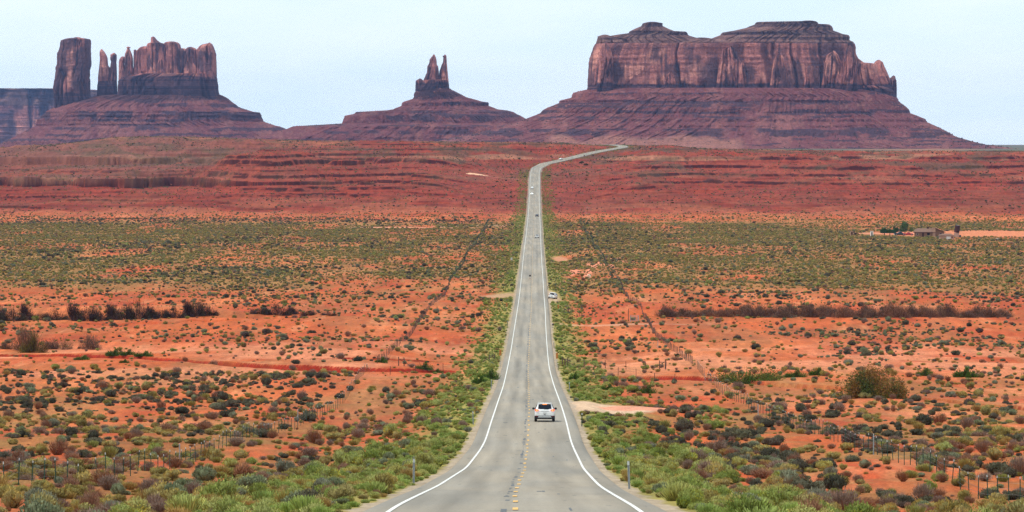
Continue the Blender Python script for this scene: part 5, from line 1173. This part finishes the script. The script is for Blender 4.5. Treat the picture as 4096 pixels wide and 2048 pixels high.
skinned('body', HV, HE, HR, cream, t, root=1)
skinned('tail', [(0,-.86,1.22),(0,-1.0,1.0),(0,-1.02,.55),(0,-.98,.35)], [(0,1),(1,2),(2,3)], [.05,.07,.08,.03], mane_m, t)
skinned('mane', [(0,.72,1.38),(0,.98,1.18),(0,1.14,.86)], [(0,1),(1,2)], [(.03,.08),(.03,.10),(.03,.07)], mane_m, t)

# ---- the homestead
stucco = mat('tan_stucco', (.26, .145, .095), .9, noise=(1.2, .12)); roofm = mat('brown_shingle_roof', (.18, .10, .068), .9, noise=(3, .2)); darkw = mat('dark_opening', (.02, .015, .015), .7); facia = mat('roof_edge', (.07, .035, .03), .8); white = mat('white_boards', (.78, .74, .68), .8, noise=(2, .06)); brick = mat('tan_brick', (.42, .25, .17), .9, noise=(4, .15)); tanb = mat('pinkish_block', (.45, .27, .20), .9, noise=(2, .15))
hx_, hy_, hz_ = P2W(3716, 947); u = hy_ / FP
print('house at', hx_, hy_, hz_)
t = empty('house', (hx_, hy_, hz_ - .2), R(-4)); tag(t, 'low tan house with brown gabled roof and chimney at the right', 'house')
bm_obj('wall', lambda b: (box(b, -6.6, 2.3, 0, 7, 0, 2.35), box(b, 2.3, 7.2, .9, 8, 0, 2.5)), stucco, t)
def roof(b):
    for (pts) in ([(-7.2,-.6,2.3),(3.2,-.6,2.3),(3.0,3.5,4.0),(-5.4,3.5,4.0)], [(-7.2,7.6,2.3),(-5.4,3.5,4.0),(3.0,3.5,4.0),(3.2,7.6,2.3)], [(-7.2,7.6,2.3),(-7.2,-.6,2.3),(-5.4,3.5,4.0)]): prism(b, pts, .12)
rf = bm_obj('roof', roof, roofm, t)
def roof2(b):
    prism(b, [(7.7,.4,2.3),(7.7,8.5,2.3),(3.0,8.5,4.15),(3.0,.4,4.15)], .12); prism(b, [(3.0,.4,4.15),(3.0,8.5,4.15),(1.6,8.5,3.6),(1.6,.4,3.6)], .12)
bm_obj('roof', roof2, roofm, t); bm_obj('gable_wall', lambda b: prism(b, [(2.3,.93,2.5),(7.1,.93,2.5),(3.0,.93,4.0),(2.3,.93,3.8)], .05), stucco, t)
bm_obj('eave', lambda b: (box(b, -7.25, 1.9, -.66, -.60, 2.12, 2.34),), facia, t); bm_obj('gable_eave', lambda b: prism(b, [(2.9,.34,4.02),(7.8,.34,2.12),(7.8,.34,2.34),(2.9,.34,4.28)], .04), facia, t)
bm_obj('chimney', lambda b: (box(b, 1.7, 3.0, -.3, .9, 0, 4.2), box(b, 1.6, 3.1, -.4, 1.0, 4.2, 4.45)), brick, t)
for (a, b0, c, d) in ((-5.8, -5.0, 1.0, 1.9), (-.9, .5, .9, 2.0), (5.2, 6.0, 1.2, 1.9)):
    yv = -.02 if a < 2 else .88
    f = bm_obj('window', lambda b: box(b, a, b0, yv - .03, yv, c, d), white if a < -4 else stucco, t); bm_obj('pane', lambda b: box(b, a + .08, b0 - .08, yv - .045, yv - .03, c + .08, d - .08), glass, f)
bm_obj('door', lambda b: box(b, -3.2, -2.3, -.05, 0, 0, 2.05), facia, t); bm_obj('roof_vent', lambda b: box(b, -.9, .1, 3.0, 3.7, 3.95, 4.6), darkw, rf, bev=.1)
x, y, z = P2W(3788, 957); t = empty('shed', (x, y, z - .15), R(3)); tag(t, 'small pale pinkish shed in front of the tan house', 'shed')
bm_obj('wall', lambda b: box(b, -3, 3.2, 0, 4, 0, 1.75), tanb, t)
bm_obj('roof', lambda b: (prism(b, [(-3.5,-.4,1.72),(3.6,-.4,1.72),(2.0,2,2.6),(-1.6,2,2.6)], .1), prism(b, [(-3.5,4.4,1.72),(-1.6,2,2.6),(2.0,2,2.6),(3.6,4.4,1.72)], .1), prism(b, [(-3.5,4.4,1.72),(-3.5,-.4,1.72),(-1.6,2,2.6)], .1), prism(b, [(3.6,-.4,1.72),(3.6,4.4,1.72),(2.0,2,2.6)], .1)), roofm, t)
bm_obj('door', lambda b: box(b, -.2, 1.7, -.04, 0, 0, 1.4), white, t); bm_obj('window', lambda b: box(b, 2.1, 2.7, -.04, 0, .8, 1.3), darkw, t)
x, y, z = P2W(3828, 949); t = empty('water_tower', (x, y, z - .1)); tag(t, 'tall leaning dark tank on a tan block base beside shed', 'tank stand')
bm_obj('base', lambda b: box(b, -1.2, 1.1, 0, 2, 0, 2.2), tanb, t); bm_obj('tank', lambda b: [tube(b, (0, 1, 2.25), (.5, 1, 5.6), 1.25, 1.2, n=18)], mat('dark_tank', (.05, .016, .014), .8, noise=(1.5, .2)), t)
bm_obj('lid', lambda b: tube(b, (.5, 1, 5.6), (.53, 1, 5.75), .9, .7, n=16), steel, t); bm_obj('barrel', lambda b: tube(b, (1.5, -.3, 0), (1.5, -.3, 1.15), .42, n=14), darkw, t)
def outhouse(px, py, m, dm, label, arch=False, w_=1.35, h=2.3):
    x, y, z = P2W(px, py); t = empty('outhouse', (x, y, z - .05)); tag(t, label, 'outhouse')
    bm_obj('wall', lambda b: box(b, -w_ / 2, w_ / 2, 0, w_, 0, h), m, t); bm_obj('roof', lambda b: prism(b, [(-w_/2-.1,-.15,h+.02),(w_/2+.1,-.15,h+.02),(w_/2+.1,w_+.1,h-.1),(-w_/2-.1,w_+.1,h-.1)], .07), m, t)
    def door(b):
        pts = [(-.28, -.0, .1), (.28, -.0, .1)] + [(.28 * math.cos(a), 0, 1.6 + .28 * math.sin(a)) for a in np.linspace(0, math.pi, 9)] if arch else [(-.38, 0, .05), (.38, 0, .05), (.38, 0, 2.0), (-.38, 0, 2.0)]
        prism(b, pts, .03)
    bm_obj('door', door, dm, t)
outhouse(3488, 945, white, darkw, 'white outhouse with a dark arched doorway', True); outhouse(3408, 945, tanb, mat('dark_red_door', (.05, .015, .012), .8), 'tan outhouse with a dark door, left of the white one')
x, y, z = P2W(3424, 941); t = empty('lean_to', (x, y, z)); tag(t, 'tiny dark open shelter beside the tan outhouse', 'shelter')
bm_obj('roof', lambda b: prism(b, [(-.8,0,1.0),(.6,0,1.15),(.6,1.5,1.15),(-.8,1.5,1.0)], .08), facia, t); bm_obj('back_wall', lambda b: box(b, -.6, .55, 1.2, 1.3, 0, 1.0), darkw, t); bm_obj('side_wall', lambda b: box(b, .3, .42, .05, 1.2, 0, 1.0), facia, t)
x, y, z = P2W(3444, 941); t = empty('utility_pole', (x, y, z)); tag(t, 'thin dark pole between the tan and white outhouses', 'pole'); bm_obj('pole', lambda b: tube(b, (0, 0, -.2), (0, 0, 2.5), .07, .05), wood, t); bm_obj('crossarm', lambda b: box(b, -.25, .3, -.04, .04, 2.2, 2.32), wood, t)
x, y, z = P2W(3600, 942); vehicle('pickup_truck', 'dark blue pickup truck parked left of the red one', 'truck', (x, y, z), R(-80), 'truck', P_BLUE); 
x, y, z = P2W(3635, 942); vehicle('pickup_truck', 'red pickup truck parked between dark pickup and house', 'truck', (x, y + 1, z), R(-100), 'truck', P_RED, scale=.85)
x, y, z = P2W(3990, 958); t = bm_obj('white_boat_hull', lambda b: (box(b, -1.0, 1.0, -.3, .4, 0, .35), box(b, -.5, .6, -.2, .3, .35, .5)), white, None, bev=.1); t.location = (x, y, z); tag(t, 'small white low object lying on bare ground at far right', 'white debris'); t.name = 'scrap_tub'
tree_leaf = leaf_mat('cottonwood_leaves', [(.055,.12,.045),(.07,.14,.055)])
def tree(px, py, wp, hp, label, crown=.72, seed=0):
    x, y, z = P2W(px, py); ht = 1.15 * hp / FP * y; wd = 1.2 * wp / FP * y; t = empty('tree', (x, y, z)); tag(t, label, 'tree')
    def tr(b):
        tube(b, (0, 0, -.2), (0, 0, ht * .45), .22, .14); rr = random.Random(seed)
        for k in range(5): a = rr.uniform(0, 6.28); tube(b, (0, 0, ht * .3), (math.cos(a) * wd * .28, math.sin(a) * wd * .2, ht * .7), .10, .03)
    bm_obj('trunk', tr, wood, t)
    me = big_bush('crown', 300 + seed, tree_leaf, wd, ht * crown, 2600, .32, .16, .03, cols=((1, 1, 1), (.75, .85, .8), (1.15, 1.1, .9)), lobes=11); o = link(me, 'crown', t); o.location = (0, 0, ht * (1 - crown))
tree(3620, 938, 58, 46, 'tallest green tree behind the red pickup', .80, 1); tree(3538, 942, 40, 26, 'low spreading green tree left of the dark pickup', .68, 2); tree(3560, 942, 38, 24, 'low green tree nearest the dark pickup', .66, 5); tree(3583, 935, 26, 30, 'small pale green tree between low trees and tall one', .8, 3)
# ---- far specks on the plain and litter near the road
for (px, py, l) in ((2075, 561, 'tiny white building on the far plain left of the road end'),):
    x, y, z = (px - 2048) / FP * 4600, 4600.0, 0; z = zat(x, y); t = empty('white_building', (x, y, z)); tag(t, l, 'building'); bm_obj('wall', lambda b: box(b, -1.2, 1.2, 0, 3, 0, 4.0), white, t); bm_obj('roof', lambda b: prism(b, [(-1.4,-.2,4),(1.4,-.2,4),(1.4,3.2,4.4),(-1.4,3.2,4.4)], .1), steel, t)
